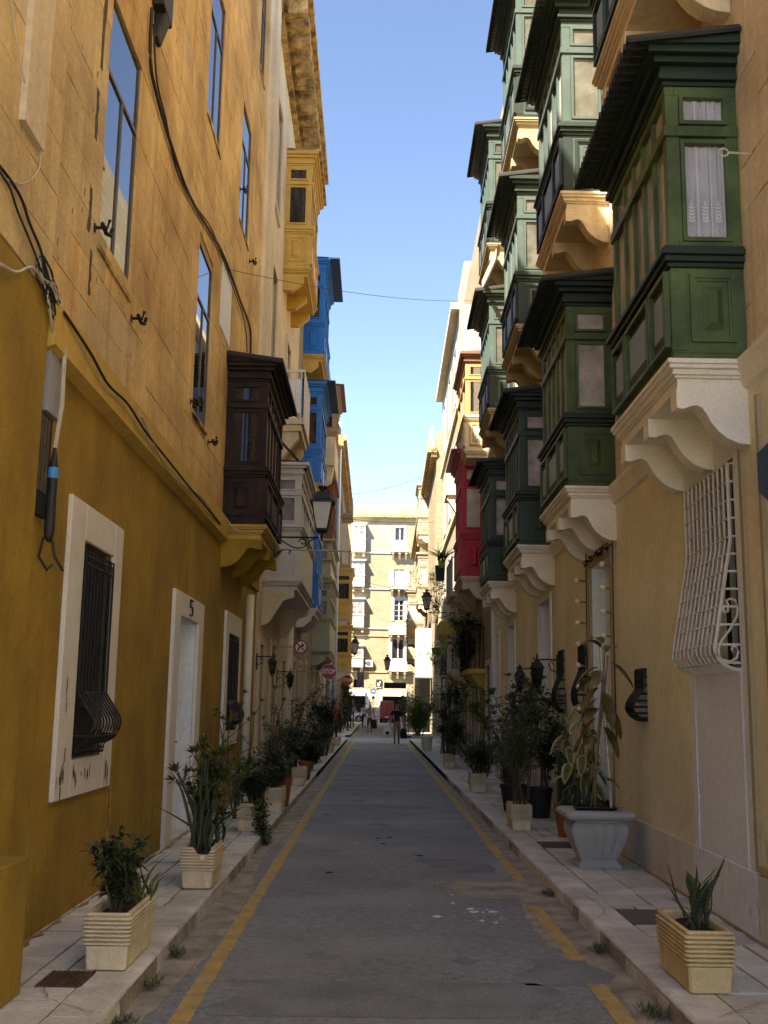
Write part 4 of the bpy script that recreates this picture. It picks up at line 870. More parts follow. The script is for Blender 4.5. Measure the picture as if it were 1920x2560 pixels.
# wrought iron balcony and yellow ledge lower down
wb_ = lbox('R', r2, 'open_balcony', MT['lime'], 0, .58, 33, 35.5, 2.55, 2.72, lab='low balcony with thin iron rails')
b = sb('R'); b.prism([(0, 2.55), (.5, 2.55), (.42, 2.4), (0, 2.25)], 'y', 33.1, 35.4); b.build('corbel', MT['lime'], wb_)
for k in range(6): b = sb('R'); b.tube([(.05+.1*k, 33.02, 2.72), (.05+.1*k, 33.02, 3.72)], .01, 4); b.build('baluster', MT['whiteiron'], wb_)
for k in range(14): b = sb('R'); b.tube([(.55, 33.02+.18*k, 2.72), (.55, 33.02+.18*k, 3.72)], .01, 4); b.build('baluster', MT['whiteiron'], wb_)
b = sb('R'); b.tube([(.02, 33.02, 3.72), (.55, 33.02, 3.72), (.55, 35.4, 3.72)], .018, 5); b.tube([(.02, 33.02, 3.4), (.55, 33.02, 3.4), (.55, 35.4, 3.4)], .012, 5); b.build('handrail', MT['whiteiron'], wb_)
yl = lbox('R', r2, 'balcony_ledge', MT['ochre_light'], 0, .46, 27.5, 30.5, 2.42, 2.55, bev=.02, lab='ochre stone ledge over the doors')
b = sb('R'); b.prism([(0, 2.42), (.38, 2.42), (.30, 2.30), (0, 2.02)], 'y', 27.6, 30.4); b.build('corbel', MT['ochre_light'], yl)
b = sb('R')
for k in range(9): b.tube([(.44, 27.6+.35*k, 2.55), (.44, 27.6+.35*k, 3.6)], .012, 4)
b.tube([(.02, 27.55, 3.6), (.44, 27.55, 3.6), (.44, 30.4, 3.6)], .018, 5)
for k in range(4): b.tube([(.05+.11*k, 27.55, 2.55), (.05+.11*k, 27.55, 3.6)], .012, 4)
b.build('balustrade', MT['black'], yl)

r3 = house('tall_limestone_house', 'R', 38, 50.5, 'tall sunlit limestone house with a plain white wall top and stone balcony')
opsr3 = [(40, 41, .12, 2.8), (45, 46, .12, 2.8)]+[(a, a+1.1, z, z+2.1) for a in (39.4, 43, 47) for z in (5.4, 9.2, 13)]
wall('wall', 'R', 38, 50.5, 0, 16.6, opsr3, MT['far3'], r3); mass('R', 38, 50.5, 16.7, MT['far3'], r3, w=-.29)
for o_ in opsr3:
    surround('R', r3, *o_, .14, MT['white2'] if o_[2] > 5 else MT['lime'], .05, bottom=o_[2] > 5, name='window_surround' if o_[2] > 5 else 'door_surround'); darkback('R', r3, *o_)
    if o_[2] > 5: sash('R', r3, *o_, MT['white2'], MT['pane_dark'], w=-.1)
b = sb('R')
b.box(0, .10, 38, 50.5, 8.5, 8.7); b.box(0, .10, 38, 50.5, 12.3, 12.5); b.box(0, .32, 38, 50.5, 16.1, 16.35); b.build('string_course', MT['lime'], r3)
b = sb('R'); b.box(-4, -.2, 38.5, 42, 16.7, 18.2); b.build('roof_room', MT['far3'], r3)
b = sb('R'); b.box(0, .55, 36.3, 37.9, 8.75, 8.87); b.prism([(0, 8.75), (.5, 8.75), (.5, 8.6), (.3, 8.3), (0, 7.8)], 'y', 36.4, 36.7); b.box(.48, .54, 36.3, 37.9, 8.87, 9.7); b.box(.0, .48, 36.3, 36.36, 8.87, 9.7); tag(b.build('stone_balcony', MT['pale_stone'], r3), 'small weathered stone balcony')
lb_ = lbox('R', r3, 'balcony_box', MT['ochre_light'], 0, .62, 38.6, 41.4, 4.12, 4.6, lab='ochre balcony base holding a potted shrub')
b = sb('R'); b.prism([(0, 4.12), (.55, 4.12), (.4, 3.8), (0, 3.6)], 'y', 38.7, 41.3); b.build('corbel', MT['ochre_light'], lb_)
r4 = house('far_right_house', 'R', 56.5, 99.5, 'sunlit cream house past the crossing on the right with pale stacked balconies')
wall('wall', 'R', 56.5, 99.5, 0, 16.2, [(60, 61, .1, 2.8), (90, 92, .1, 3)], MT['far2'], r4); mass('R', 56.5, 99.5, 16.3, MT['far3'], r4)
b = sb('R'); b.box(0, .5, 56.3, 99, 15.0, 15.25); b.box(0, .3, 56.4, 99, 14.75, 14.999); b.build('cornice', MT['stonedk'], r4)
b = sb('R'); b.box(-.1, .1, 63, 68, 16.2, 18.2); b.build('parapet', MT['far3'], r4)
CR = dict(base='creamwood', rail='creamwood', up='creamwood', panel='creamwood', cor='creamwood', roof='creamwood', pane='pane_pale', slab='lime')
gal('R', r4, 68, 3.4, 12.45, 'upper cream balcony of the far right house', CR, depth=.62, H=3.0, ncol=4, over=(.15, .1), ncorb=2, roofcorr=False, fine=False)
gal('R', r4, 68, 3.4, 8.0, 'middle cream balcony of the far right house', CR, depth=.62, H=3.0, ncol=4, over=(.15, .1), ncorb=2, roofcorr=False, fine=False)
gal('R', r4, 76, 3.4, 6.2, 'peach balcony of the far right house', dict(CR, base='tan', up='creamwood', roof='rust'), depth=1.1, H=3.2, ncol=4, over=(.2, .1), ncorb=2, roofcorr=False, fine=False)
gal('R', r4, 86, 3.4, 5.3, 'small grey-cream balcony low on the far right house', GC, depth=.9, H=3.0, ncol=4, over=(.1, .1), ncorb=2, roofcorr=False, fine=False)
b = sb('R'); b.box(0, .95, 60, 61.2, 3.12, 5.85); tag(b.build('boxed_chimney', MT['white2'], r4, bevel=.06), 'white boxed duct hanging on the wall')

# ---------------------------------------------------------------- facade closing the street
FY = 109.2; K = FY/105.0
def fx(x): return x*K
def fz(z): return (z-1.6)*K+1.6
hf = thing('end_facade', (1, FY, 0), 'wide limestone building closing the street with white shuttered windows and white shop awnings', 'building')
def fbox(name, m, x0, x1, z0, z1, d0=0.0, d1=.1, parent=None, lab=None, bev=0.0):
    b = MB(); b.box(fx(x0), fx(x1), FY-d1, FY-d0, fz(z0), fz(z1)); o = b.build(name, m, parent or hf, bevel=bev, seg=1); return tag(o, lab) if lab else o
fops = [(1.62, 2.54, 17.6, 18.9), (1.55, 2.6, 13.1, 14.75), (1.62, 2.54, 9.7, 11.76), (1.45, 2.60, 6.05, 7.96), (.62, 2.88, .06, 2.7), (.74, 2.86, 3.25, 3.8), (-2.6, -1.05, .06, 2.7), (-2.2, -1.23, 3.3, 4.05), (-7, -4.5, .06, 2.8), (5, 7.5, .06, 2.8)]
b = MB(); X = sorted({-14., 16., *[v for o in fops for v in o[:2]]}); Z = sorted({0., 20.95, *[v for o in fops for v in o[2:]]})
for i in range(len(X)-1):
    for k in range(len(Z)-1):
        cx, cz = (X[i]+X[i+1])/2, (Z[k]+Z[k+1])/2
        if any(o[0] < cx < o[1] and o[2] < cz < o[3] for o in fops): continue
        b.quad((fx(X[i]), FY, fz(Z[k]) if Z[k] else 0), (fx(X[i+1]), FY, fz(Z[k]) if Z[k] else 0), (fx(X[i+1]), FY, fz(Z[k+1])), (fx(X[i]), FY, fz(Z[k+1])))
b.build('wall', MT['far2'], hf, rec=False)
b = MB(); b.box(fx(-14), fx(16), FY+.4, FY+9, -.03, fz(20.9)); b.build('building_mass', MT['dark'], hf)
b = MB(); b.box(fx(-14), fx(16), FY+.001, FY+9, fz(20.9), fz(20.96)); b.build('roof', MT['far3'], hf)
fbox('parapet', MT['far3'], -14, 16, 20.1, 20.96, 0, .08); fbox('cornice', MT['stonedk'], -14, 16, 19.85, 20.1, 0, .5); 
for z in (16.3, 12.75, 8.9, 8.2, 4.75): fbox('string_course', MT['lime'], -14, 16, z, z+.12, 0, .12)
fbox('render_patch', MT['plaster_grey'], -1.2, 1.3, 16.45, 19.3, -.02, .015)
def fwindow(x0, x1, z0, z1, pane, sw=.2, shutters=False, bars=0, label=None):
    o = fbox('window', MT['white2'], x0, x1, z0, z1, -.25, -.22, lab=label); 
    b = MB(); w = .07
    for a, c, d, e in ((x0, x0+w, z0, z1), (x1-w, x1, z0, z1), (x0+w, x1-w, z0, z0+w), (x0+w, x1-w, z1-w, z1), ((x0+x1)/2-.06, (x0+x1)/2+.06, z0+w, z1-w)): b.box(fx(a), fx(c), FY+.05, FY+.15, fz(d), fz(e))
    for k in range(bars): zz = z0+(z1-z0)*(k+1)/(bars+1); b.box(fx(x0+w), fx(x1-w), FY+.06, FY+.12, fz(zz-.025), fz(zz+.025))
    b.build('window_frame', MT['white2'], o)
    for k in range(2):
        q = MB(); a = x0+w if k == 0 else (x0+x1)/2+.06; c = (x0+x1)/2-.06 if k == 0 else x1-w; q.box(fx(a), fx(c), FY+.12, FY+.14, fz(z0+w), fz(z1-w)); q.build('window_pane', pane, o)
    if sw:
        b = MB()
        for a, c, d, e in ((x0-sw, x0, z0, z1+sw), (x1, x1+sw, z0, z1+sw), (x0, x1, z1, z1+sw)): b.box(fx(a), fx(c), FY-.06, FY+.05, fz(d), fz(e))
        b.build('window_surround', MT['white2'], o)
    if shutters:
        for a, c in ((x0-.5, x0-.03), (x1+.03, x1+.5)):
            b = MB(); b.box(fx(a), fx(c), FY-.07, FY-.02, fz(z0), fz(z1)); 
            for k in range(14): b.box(fx(a+.05), fx(c-.05), FY-.09, FY-.07, fz(z0+.08+k*(z1-z0-.1)/14), fz(z0+.13+k*(z1-z0-.1)/14))
            b.build('shutter', MT['white2'], o)
def fbalc(x0, x1, z, rail, hgt=1.0):
    o = fbox('open_balcony', MT['lime'], x0, x1, z, z+.15, 0, .8)
    for k in range(3):
        xx = x0+.15+(x1-x0-.5)*k/2; b = MB(); b.prism([(FY-.75, fz(z-.002)), (FY-.7, fz(z-.2)), (FY-.3, fz(z-.35)), (FY, fz(z-.7)), (FY, fz(z-.002))], 'x', fx(xx), fx(xx+.2)); b.build('corbel', MT['lime'], o)
    for k in range(12):
        b = MB(); xx = x0+.05+(x1-x0-.1)*k/11; b.tube([(fx(xx), FY-.75, fz(z+.15)), (fx(xx), FY-.75, fz(z+hgt))], .02, 4); b.build('baluster', rail, o)
    b = MB(); b.tube([(fx(x0+.03), FY, fz(z+hgt)), (fx(x0+.03), FY-.75, fz(z+hgt)), (fx(x1-.03), FY-.75, fz(z+hgt)), (fx(x1-.03), FY, fz(z+hgt))], .035, 4); b.build('handrail', rail, o); return o
fwindow(1.62, 2.54, 17.6, 18.9, MT['pane_dark'], .22); fwindow(1.55, 2.6, 13.1, 14.75, MT['pane_pale'], 0, True); fwindow(1.62, 2.54, 9.7, 11.76, MT['pane_dark'], .3, bars=3); fwindow(1.45, 2.60, 6.05, 7.96, MT['pane_dark'], .28)
fbalc(1.19, 2.95, 16.4, MT['white2']); fbalc(1.15, 2.95, 12.75, MT['white2'], .85); fbalc(1.1, 3.0, 8.35, MT['white2']); fbalc(1.08, 2.95, 4.85, MT['white2'], 1.1)
fbox('balcony_panel', MT['white2'], 1.35, 2.75, 16.6, 17.5, .78, .80); fbox('balcony_panel', MT['white2'], 1.1, 2.95, 8.5, 9.4, .78, .80); fbox('balcony_panel', MT['white2'], 1.1, 2.95, 5.0, 5.95, .78, .80)
def fgal(z0, H, label, m='white2'):
    o = fbox('enclosed_balcony', MT[m], -2.6, -1.3, z0, z0+H, 0, .75, lab=label)
    fbox('roof', MT[m], -2.7, -1.15, z0+H, z0+H+.14, 0, .95, parent=o); fbox('sill_rail', MT[m], -2.65, -1.25, z0+H*.42, z0+H*.46, 0, .82, parent=o)
    for a in (-2.45, -1.9):
        for z_, h_ in ((z0+H*.5, H*.26), (z0+H*.8, H*.13)): fbox('window_pane', MT['pane'], a, a+.38, z_, z_+h_, .75, .765, parent=o)
    for a in (-2.35, -1.75): fbox('base_panel', MT[m], a-.15, a+.25, z0+H*.08, z0+H*.36, .75, .78, parent=o)
    for a in (-2.5, -1.55): fbox('corbel', MT['lime'], a, a+.22, z0-.45, z0-.001, 0, .5, parent=o)
fgal(16.4, 2.65, 'top white balcony at the left of the end building', 'mould'); fgal(12.95, 2.5, 'second white balcony from the top'); fgal(9.0, 2.7, 'third white balcony, laundry hanging below'); fgal(5.2, 2.0, 'lowest balcony with corrugated hood', 'grey')
for x0, x1 in ((.55, 2.88), (-2.7, -1.04)): 
    b = MB(); b.prism([(FY, fz(3.15)), (FY-.9, fz(2.75)), (FY-.9, fz(2.5)), (FY-.87, fz(2.5)), (FY-.87, fz(2.72)), (FY, fz(3.1))], 'x', fx(x0), fx(x1)); b.build('shop_awning', MT['awning'], hf)
for a, c in ((-1.0, -.66), (.2, .52)): fbox('shop_pillar', MT['greywall'], a, c, .05, 3.1, 0, .06)
fbox('shop_sign', MT['navy'], -.02, .52, 3.25, 4.06, .08, .14, lab='small dark sign board with a pale swirl')
b = MB(); b.poly([(fx(.1), FY-.145, fz(3.5)), (fx(.25), FY-.145, fz(3.42)), (fx(.42), FY-.145, fz(3.85)), (fx(.35), FY-.145, fz(3.95)), (fx(.22), FY-.145, fz(3.7)), (fx(.12), FY-.145, fz(3.8))]); b.quad((fx(.03), FY-.145, fz(3.29)), (fx(.47), FY-.145, fz(3.29)), (fx(.47), FY-.145, fz(3.35)), (fx(.03), FY-.145, fz(3.35))); b.build('sign_emblem', MT['signwhite'], hf, rec=False)
ac = thing('air_conditioner', (fx(-.7), FY-.3, fz(4.9)), 'white air conditioner unit on the end building wall', 'air conditioner')
b = MB(); b.box(fx(-1.13), fx(-.34), FY-.45, FY-.02, fz(5.23), fz(5.9)); b.build('casing', MT['white2'], ac, bevel=.03)
b = MB(); b.prism([(fx(-.8)+.24*math.cos(i*.5236), fz(5.56)+.24*math.sin(i*.5236)) for i in range(12)], 'y', FY-.47, FY-.45); b.build('fan_grille', MT['steel'], ac)
# hills beyond are hidden by the houses; close the side street
for x0, x1, l in ((-40, -14.6, 'left'), (17, 40, 'right')): 
    o = MB().box(x0, x1, FY, FY+8, 0, 15).build('side_street_house', MT['far3']); tag(o, 'plain limestone house further along the end street to the '+l, 'house')
# ---------------------------------------------------------------- planters
def trough(loc, L, W, H, label, m='planter', nr=7, grp='ribbed stone planters along the kerbs', broken=False, cat='planter', taper=.9):
    t = thing('ribbed_planter', loc, label, cat, grp); o = Vector(loc)
    def rect(sx, sy, z, r=.012): return [(o.x+x, o.y+y, o.z+z) for x, y in ((-sx+r, -sy), (sx-r, -sy), (sx, -sy+r), (sx, sy-r), (sx-r, sy), (-sx+r, sy), (-sx, sy-r), (-sx, -sy+r))]
    b = MB(); rings = []; hx, hy = W/2, L/2; zl = H*.42
    for z, k in ((0, taper-.03), (.006, taper), (zl-.004, .965), (zl, .965)): rings.append(rect(hx*k, hy*(1-(1-k)*W/L), z))
    for i in range(nr):
        z0 = zl+(H-zl-.02)*i/nr; dz = (H-zl-.02)/nr; k = .965+.02*i/nr
        for f, e in ((.0, -.012), (.10, -.006), (.16, .006), (.34, .014), (.66, .014), (.84, .006), (.90, -.006)): rings.append(rect(hx*k+e, hy*k+e, z0+dz*f))
    rings += [rect(hx+.002, hy+.002, H-.012), rect(hx+.002, hy+.002, H-.003), rect(hx-.006, hy-.006, H), rect(hx-.020, hy-.020, H), rect(hx-.026, hy-.026, H-.01), rect(hx-.030, hy-.030, H-.06)]
    if broken:
        nn = []
        for r_ in rings: nn.append(r_)
    b.loft(rings); ob = b.build('trough', MT[m], t, smooth=False)
    if broken:   # bite out of the near rim
        me = ob.data; bm = bmesh.new(); bm.from_mesh(me); bm.to_mesh(me); bm.free()
        c = MB(); n = 12
        pts = [(-hx*.35, H+.03), (hx*.92, H+.03)] + [(hx*.92-(hx*1.27)*i/n, H-[.0,.02,.045,.07,.085,.10,.105,.095,.07,.05,.03,.01,0][i]) for i in range(n+1)]
        c.prism([(o.x+x, o.z+z) for x, z in pts], 'y', o.y-hy-.06, o.y-hy+.045)
        cut = c.build('cutter', MT[m]); md = ob.modifiers.new('b', 'BOOLEAN'); md.object = cut; md.operation = 'DIFFERENCE'; md.solver = 'EXACT'
        bpy.context.view_layer.update(); dg = bpy.context.evaluated_depsgraph_get(); nm = bpy.data.meshes.new_from_object(ob.evaluated_get(dg)); ob.modifiers.clear(); ob.data = nm; bpy.data.objects.remove(cut)
    s = MB(); n = 7; zz = H-.045
    for i in range(n):
        for j in range(4):
            def P(i, j): return (o.x+(-hx+.03)+(2*hx-.06)*j/4, o.y+(-hy+.03)+(2*hy-.06)*i/n, o.z+zz+.010*math.sin(i*2.3+j*1.7))
            s.quad(P(i, j), P(i, j+1), P(i+1, j+1), P(i+1, j))
    s.build('soil', MT['soil'], t, rec=False)
    return t
Z0 = .125
trough((-1.49, 6.74, Z0), .72, .25, .305, 'long ribbed planter nearest on the left pavement')
trough((-1.43, 9.40, Z0), .56, .26, .32, 'ribbed planter on the left with a bite broken from its rim', broken=True)
trough((-1.49, 13.35, Z0), .5, .24, .32, 'ribbed planter on the left overhung by a trailing plant')
trough((-1.40, 15.75, Z0), .5, .24, .33, 'ribbed planter behind the trailing plant on the left')
trough((-1.41, 20.75, Z0), .5, .24, .33, 'ribbed planter far along the left kerb beyond the terracotta pots')
trough((1.80, 6.36, Z0), .62, .25, .315, 'long yellowish ribbed planter nearest on the right pavement', m='planter_y')
trough((1.80, 13.88, Z0), .5, .25, .31, 'ribbed planter on the right beyond the grey urn', nr=8)
trough((1.83, 19.85, Z0), .5, .27, .32, 'ribbed planter on the right with arching dark leaves')
trough((1.83, 27.5, Z0), .45, .25, .32, 'small ribbed planter far along the right kerb')
def pot(name, loc, r0, r1, h, m, label, cat='pot', rim=True, group=None):
    t = thing(name, loc, label, cat, group); b = MB(); pr = [(r0*.98, 0), (r0, .01), (r1*.97, h*.86)]
    if rim: pr += [(r1*.97, h*.861), (r1*1.05, h*.865), (r1*1.05, h), (r1*.93, h), (r1*.9, h*.88)]
    else: pr += [(r1, h), (r1*.92, h), (r1*.9, h*.9)]
    b.lathe(pr, loc, 20); b.build('pot_body', MT[m], t, smooth=False)
    s = MB(); s.lathe([(r1*.92, h*.87), (r1*.5, h*.9), (.01, h*.9)], loc, 14); s.build('soil', MT['soil'], t); return t
pot('terracotta_pot', (2.28, 13.1, Z0), .12, .17, .36, 'terracotta', 'terracotta pot on the right pavement behind the grey urn')
pot('black_pot', (2.25, 15.3, Z0), .16, .2, .40, 'pot_black', 'large black pot beside the ribbed planter on the right')
pot('black_pot', (2.02, 16.1, Z0), .15, .2, .38, 'pot_black', 'black pot standing farther back among the right hand shrubs')
pot('terracotta_pot', (-1.36, 16.35, Z0), .10, .14, .42, 'terracotta', 'slim terracotta pot just behind a ribbed planter on the left')
pot('terracotta_pot', (-1.40, 22.2, Z0), .10, .14, .36, 'terracotta', 'terracotta pot farthest along the left kerb')
pot('terracotta_pot', (-1.65, 17.2, Z0), .12, .16, .36, 'terracotta', 'terracotta pot against the left wall under the tall bushes')
# grey fluted urn
def urn():
    o = Vector((2.13, 10.75, Z0)); t = thing('square_urn', tuple(o), 'big square grey fluted urn on the right pavement', 'planter')
    def rr(s, z, r=.04): 
        P = []
        for cx, cy, a0 in ((s-r, -s+r, -90), (s-r, s-r, 0), (-s+r, s-r, 90), (-s+r, -s+r, 180)):
            for k in range(4): a = math.radians(a0+30*k); P.append((o.x+cx+r*math.cos(a), o.y+cy+r*math.sin(a), o.z+z))
        return P
    b = MB(); b.loft([rr(.20, 0, .01), rr(.20, .03, .01), rr(.175, .055, .01), rr(.165, .07, .01)]); b.build('foot', MT['urn'], t)
    def fl(z, s, a):   # fluted square ring
        P = []; n = 10
        for side in range(4):
            for i in range(n):
                u = -s+2*s*(i)/n; 
                for q in (0, .5):
                    v = u+2*s/n*q; lob = a*abs(math.sin(math.pi*((v+s)/(2*s))*5)); d = s-a+lob
                    x, y = [(v, -d), (d, v), (-v, d), (-d, -v)][side]; P.append((o.x+x, o.y+y, o.z+z))
        return P
    b = MB(); prof = [(.07, .165, .004), (.12, .19, .010), (.22, .235, .014), (.32, .27, .016), (.37, .272, .016), (.405, .255, .012), (.42, .235, .004)]
    b.loft([fl(z, s, a) for z, s, a in prof]); b.build('fluted_body', MT['urn'], t)
    b = MB(); b.loft([rr(.235, .42), rr(.24, .435), rr(.25, .445)]); b.build('collar', MT['urn'], t)
    b = MB(); b.loft([rr(.29, .445, .03), rr(.325, .46, .05), rr(.335, .485, .05), rr(.33, .51, .05), rr(.30, .525, .05), rr(.235, .528, .05), rr(.22, .50, .05), rr(.21, .46, .05)]); b.build('rim', MT['urn'], t, smooth=False, bevel=.006)
    b = MB(); b.lathe([(.205, .53), (.215, .545), (.2, .55), (.19, .50), (.01, .495)], tuple(o), 20); b.build('inner_pot', MT['pot_black'], t)
urn()

# ---------------------------------------------------------------- plants
def plant(name, loc, label, cat='plant', group=None): return thing(name, loc, label, cat, group)
def stem(b, p, d, L, r0, r1, wob=.12, n=7):
    pts = [Vector(p)]; d = Vector(d).normalized(); rs = [r0]
    for i in range(n):
        d = (d+Vector((random.gauss(0, wob), random.gauss(0, wob), random.gauss(0, wob*.5)))).normalized(); pts.append(pts[-1]+d*L/n); rs.append(r0+(r1-r0)*(i+1)/n)
    b.tube(pts, rs, 5); return pts
def rosette(b, c, d, n, L, W, seg=2, spread=.9):
    d = Vector(d).normalized()
    for i in range(n):
        a = i*2.4+random.uniform(-.3, .3); e = spread*(.35+.75*(i/n)); v = d*math.cos(e)+Vector((math.cos(a), math.sin(a), .1))*math.sin(e)
        b.leaf(c, v, L*random.uniform(.75, 1.1), W, seg, .15)
def shrub(name, loc, label, h, r, nst, leafs, ll, lw, m='leaf', sk=1.0, zbase=.25, tips=0, cat='shrub', lean=(0, 0), seed=0, group=None, msk='bark', dens=1.0, tipm=None, seg=1):
    random.seed(seed+101); t = plant(name, loc, label, cat, group); o = Vector(loc); b = MB(); f = MB(); tp = MB()
    allp = []
    for i in range(nst):
        a = 6.28*i/nst+random.uniform(-.5, .5); k = random.uniform(.15, 1)*r/h
        pts = stem(b, o+Vector((random.gauss(0, r*.12), random.gauss(0, r*.12), 0)), (math.cos(a)*k+lean[0], math.sin(a)*k+lean[1], 1), h*random.uniform(.65, 1.05), .011*sk, .004*sk, .10)
        allp.append(pts)
        for j in range(3):
            q = random.choice(pts[2:]); aa = random.uniform(0, 6.28); sp = stem(b, q, (math.cos(aa), math.sin(aa), random.uniform(.3, 1.3)), h*random.uniform(.12, .32), .005*sk, .002*sk, .15, 4); allp.append(sp)
            if tips: rosette(tp, sp[-1], sp[-1]-sp[-2], tips, ll*1.4, lw*1.3)
        if tips: rosette(tp, pts[-1], pts[-1]-pts[-2], tips+2, ll*1.6, lw*1.4)
    for _ in range(int(leafs)):
        pts = random.choice(allp); i = random.randrange(len(pts)//3, len(pts)-1) if len(pts) > 5 else random.randrange(len(pts)-1)
        p = pts[i].lerp(pts[i+1], random.random())
        if p.z < o.z+h*zbase and random.random() < .8: continue
        p = p+Vector((random.gauss(0, r*.09), random.gauss(0, r*.09), random.gauss(0, r*.07)))*dens; a = random.uniform(0, 6.28)
        f.leaf(p, (math.cos(a), math.sin(a), random.uniform(-.5, .9)), ll*random.uniform(.6, 1.2), lw*random.uniform(.7, 1.2), seg, .2)
    b.build('stems', MT[msk], t, rec=False)
    if f.v: tag(f.build('foliage', MT[m], t, rec=False), kind='stuff')
    if tp.v: tag(tp.build('leaf_tips', MT[tipm or 'leaf_lt'], t, rec=False), kind='stuff')
    return t
def snake(name, loc, label, n, hmin, hmax, w, ry=.2, rx=.07, seed=0, m='snake', cat='snake plant', spread=.15, arch=0.0):
    random.seed(seed+5); t = plant(name, loc, label, cat); o = Vector(loc)
    for i in range(n):
        b = MB(); h = random.uniform(hmin, hmax); x = random.uniform(-rx, rx); y = random.uniform(-ry, ry); a = random.uniform(0, 3.14); lx = random.gauss(0, spread); ly = random.gauss(0, spread); tw = random.uniform(-1, 1); K = 7
        for j in range(K+1):
            s = j/K; ww = w*(.55+.75*s if s < .4 else .85*(1-((s-.4)/.6)**2.2)+.02); cx = x+lx*h*s*s*(1+arch)+.012*math.sin(s*7+i); cy = y+ly*h*s*s; cz = h*(s-.35*arch*s*s); aa = a+tw*s
            dx, dy = math.cos(aa)*ww/2, math.sin(aa)*ww/2; c = Vector((cx, cy, cz))+o; nrm = Vector((-math.sin(aa), math.cos(aa), 0))*ww*.22
            if j == 0: prev = None
            cur = (c+Vector((dx, dy, 0)), c+nrm, c-Vector((dx, dy, 0)))
            if prev: b.quad(prev[0], prev[1], cur[1], cur[0]); b.quad(prev[1], prev[2], cur[2], cur[1])
            prev = cur
        b.build('leaf', MT[m], t, rec=False, smooth=True)
    return t
def bigleaf(t, base, d, L, W, m, pet=.05, droop=.35, edge=None):
    b = MB(); base = Vector(base); d = Vector(d).normalized(); p1 = base+d*pet
    side = d.cross(Vector((0, 0, 1))).normalized() if abs(d.z) < .98 else Vector((1, 0, 0)); nrm = side.cross(d); n = 8; vs = []; fs = []; mi = []
    for i in range(n+1):
        s = i/n; w = W*.5*(math.sin(math.pi*(s**.85))**.7 if 0 < s < 1 else .02); c = p1+d*L*s+Vector((0, 0, -droop*L*s*s))
        vs += [c-side*w+nrm*w*.28, c-side*w*.62+nrm*w*.12, c, c+side*w*.62+nrm*w*.12, c+side*w+nrm*w*.28]
    for i in range(n):
        for k in range(4): fs.append((i*5+k, i*5+k+1, i*5+k+6, i*5+k+5)); mi.append(1 if edge and (k in (0, 3) or (i in (0, 7))) else 0)
    b.add(vs, fs); b.mi = mi; 
    if edge: o = b.build('leaf', [MT[m], MT[edge]], t, rec=False, smooth=True)
    else: o = b.build('leaf', MT[m], t, rec=False, smooth=True)
    return o
MT['cream_edge'] = mat('variegated_leaf_edge', (.42,.40,.17), .35, .15, 12, 0); MT['rubber_var'] = mat('variegated_leaf', (.09,.12,.04), .3, .35, 14, 0, two=(.13,.12,.04))
# left pavement
shrub('leafy_shrub', (-1.50, 6.62, .38), 'dark leafy shrub in the nearest left planter', .44, .15, 8, 700, .09, .028, m='leaf_dk', zbase=.1, seed=1, seg=2)
snake('agave_seedling', (-1.42, 6.98, .385), 'spiky light green agave in the nearest left planter', 12, .16, .30, .035, .06, .05, 3, m='leaf', cat='agave', spread=.5)
snake('snake_plant', (-1.43, 9.38, .40), 'tall banded snake plant in the broken left planter', 18, .35, .78, .036, .22, .08, 4, spread=.16)
snake('strap_leaf_plant', (-1.36, 9.5, .41), 'dark strap leaves arching from the broken left planter', 14, .25, .42, .05, .2, .06, 6, m='leaf_dk', cat='plant', spread=.38, arch=.3)
shrub('euphorbia_shrub', (-1.47, 9.6, .40), 'rosette leaved shrub rising from the broken left planter', .78, .26, 14, 800, .075, .024, m='leaf', tips=12, zbase=.35, seed=9, seg=2, tipm='leaf')
shrub('trailing_plant', (-1.42, 13.25, .42), 'dark plant trailing over a ribbed planter to the left kerb', .55, .30, 12, 1800, .055, .04, m='leaf_dk', zbase=-1, seed=12, dens=1.4)
random.seed(77); t = plant('trailing_vine', (-1.34, 13.05, .44), 'dark vine hanging down to the left kerb', 'vine'); b = MB()
for _ in range(900):
    s = random.random(); p = Vector((-1.33+.05*s+random.gauss(0, .045), 13.0+random.gauss(0, .10), .50-.5*s+random.gauss(0, .03))); a = random.uniform(0, 6.28); b.leaf(p, (math.cos(a), math.sin(a), random.uniform(-.9, .2)), .045, .03)
tag(b.build('foliage', MT['leaf_dk'], t, rec=False), kind='stuff'); b = MB(); b.tube([(-1.42, 13.1, .44), (-1.33, 13.03, .46), (-1.28, 13.0, .25), (-1.27, 13.0, .08)], .008, 5); b.build('stems', MT['bark'], t)
snake('agave', (-1.62, 13.1, .42), 'spiky agave leaves behind the trailing plant', 12, .25, .42, .04, .1, .06, 14, m='leaf_dk', cat='agave', spread=.5)
shrub('round_bush', (-1.45, 15.7, .42), 'dense dark bush in the planter behind the trailing plant', .55, .36, 16, 3200, .055, .036, m='leaf_dk', zbase=.0, seed=15, dens=1.5)
shrub('frangipani', (-1.85, 14.6, .12), 'bare stemmed plant with rosette tips before the barred window', 1.45, .22, 5, 60, .07, .02, m='leaf', tips=10, zbase=.4, seed=17, seg=2, sk=1.4)
shrub('frangipani', (-1.62, 17.2, .44), 'rosette tipped plant standing over the terracotta pot on the left', 1.45, .18, 3, 40, .07, .02, m='leaf', tips=11, zbase=.4, seed=18, seg=2, sk=1.6)
shrub('tall_bush', (-1.60, 17.9, .12), 'tall loose dark bush against the left wall', 1.1, .32, 13, 2000, .065, .04, m='leaf_dk', zbase=.2, seed=20, dens=1.3)
shrub('tall_bush', (-1.50, 20.7, .43), 'loose dark bush in the ribbed planter far on the left', .72, .30, 12, 1900, .065, .045, m='leaf_dk', zbase=.05, seed=21, dens=1.4)
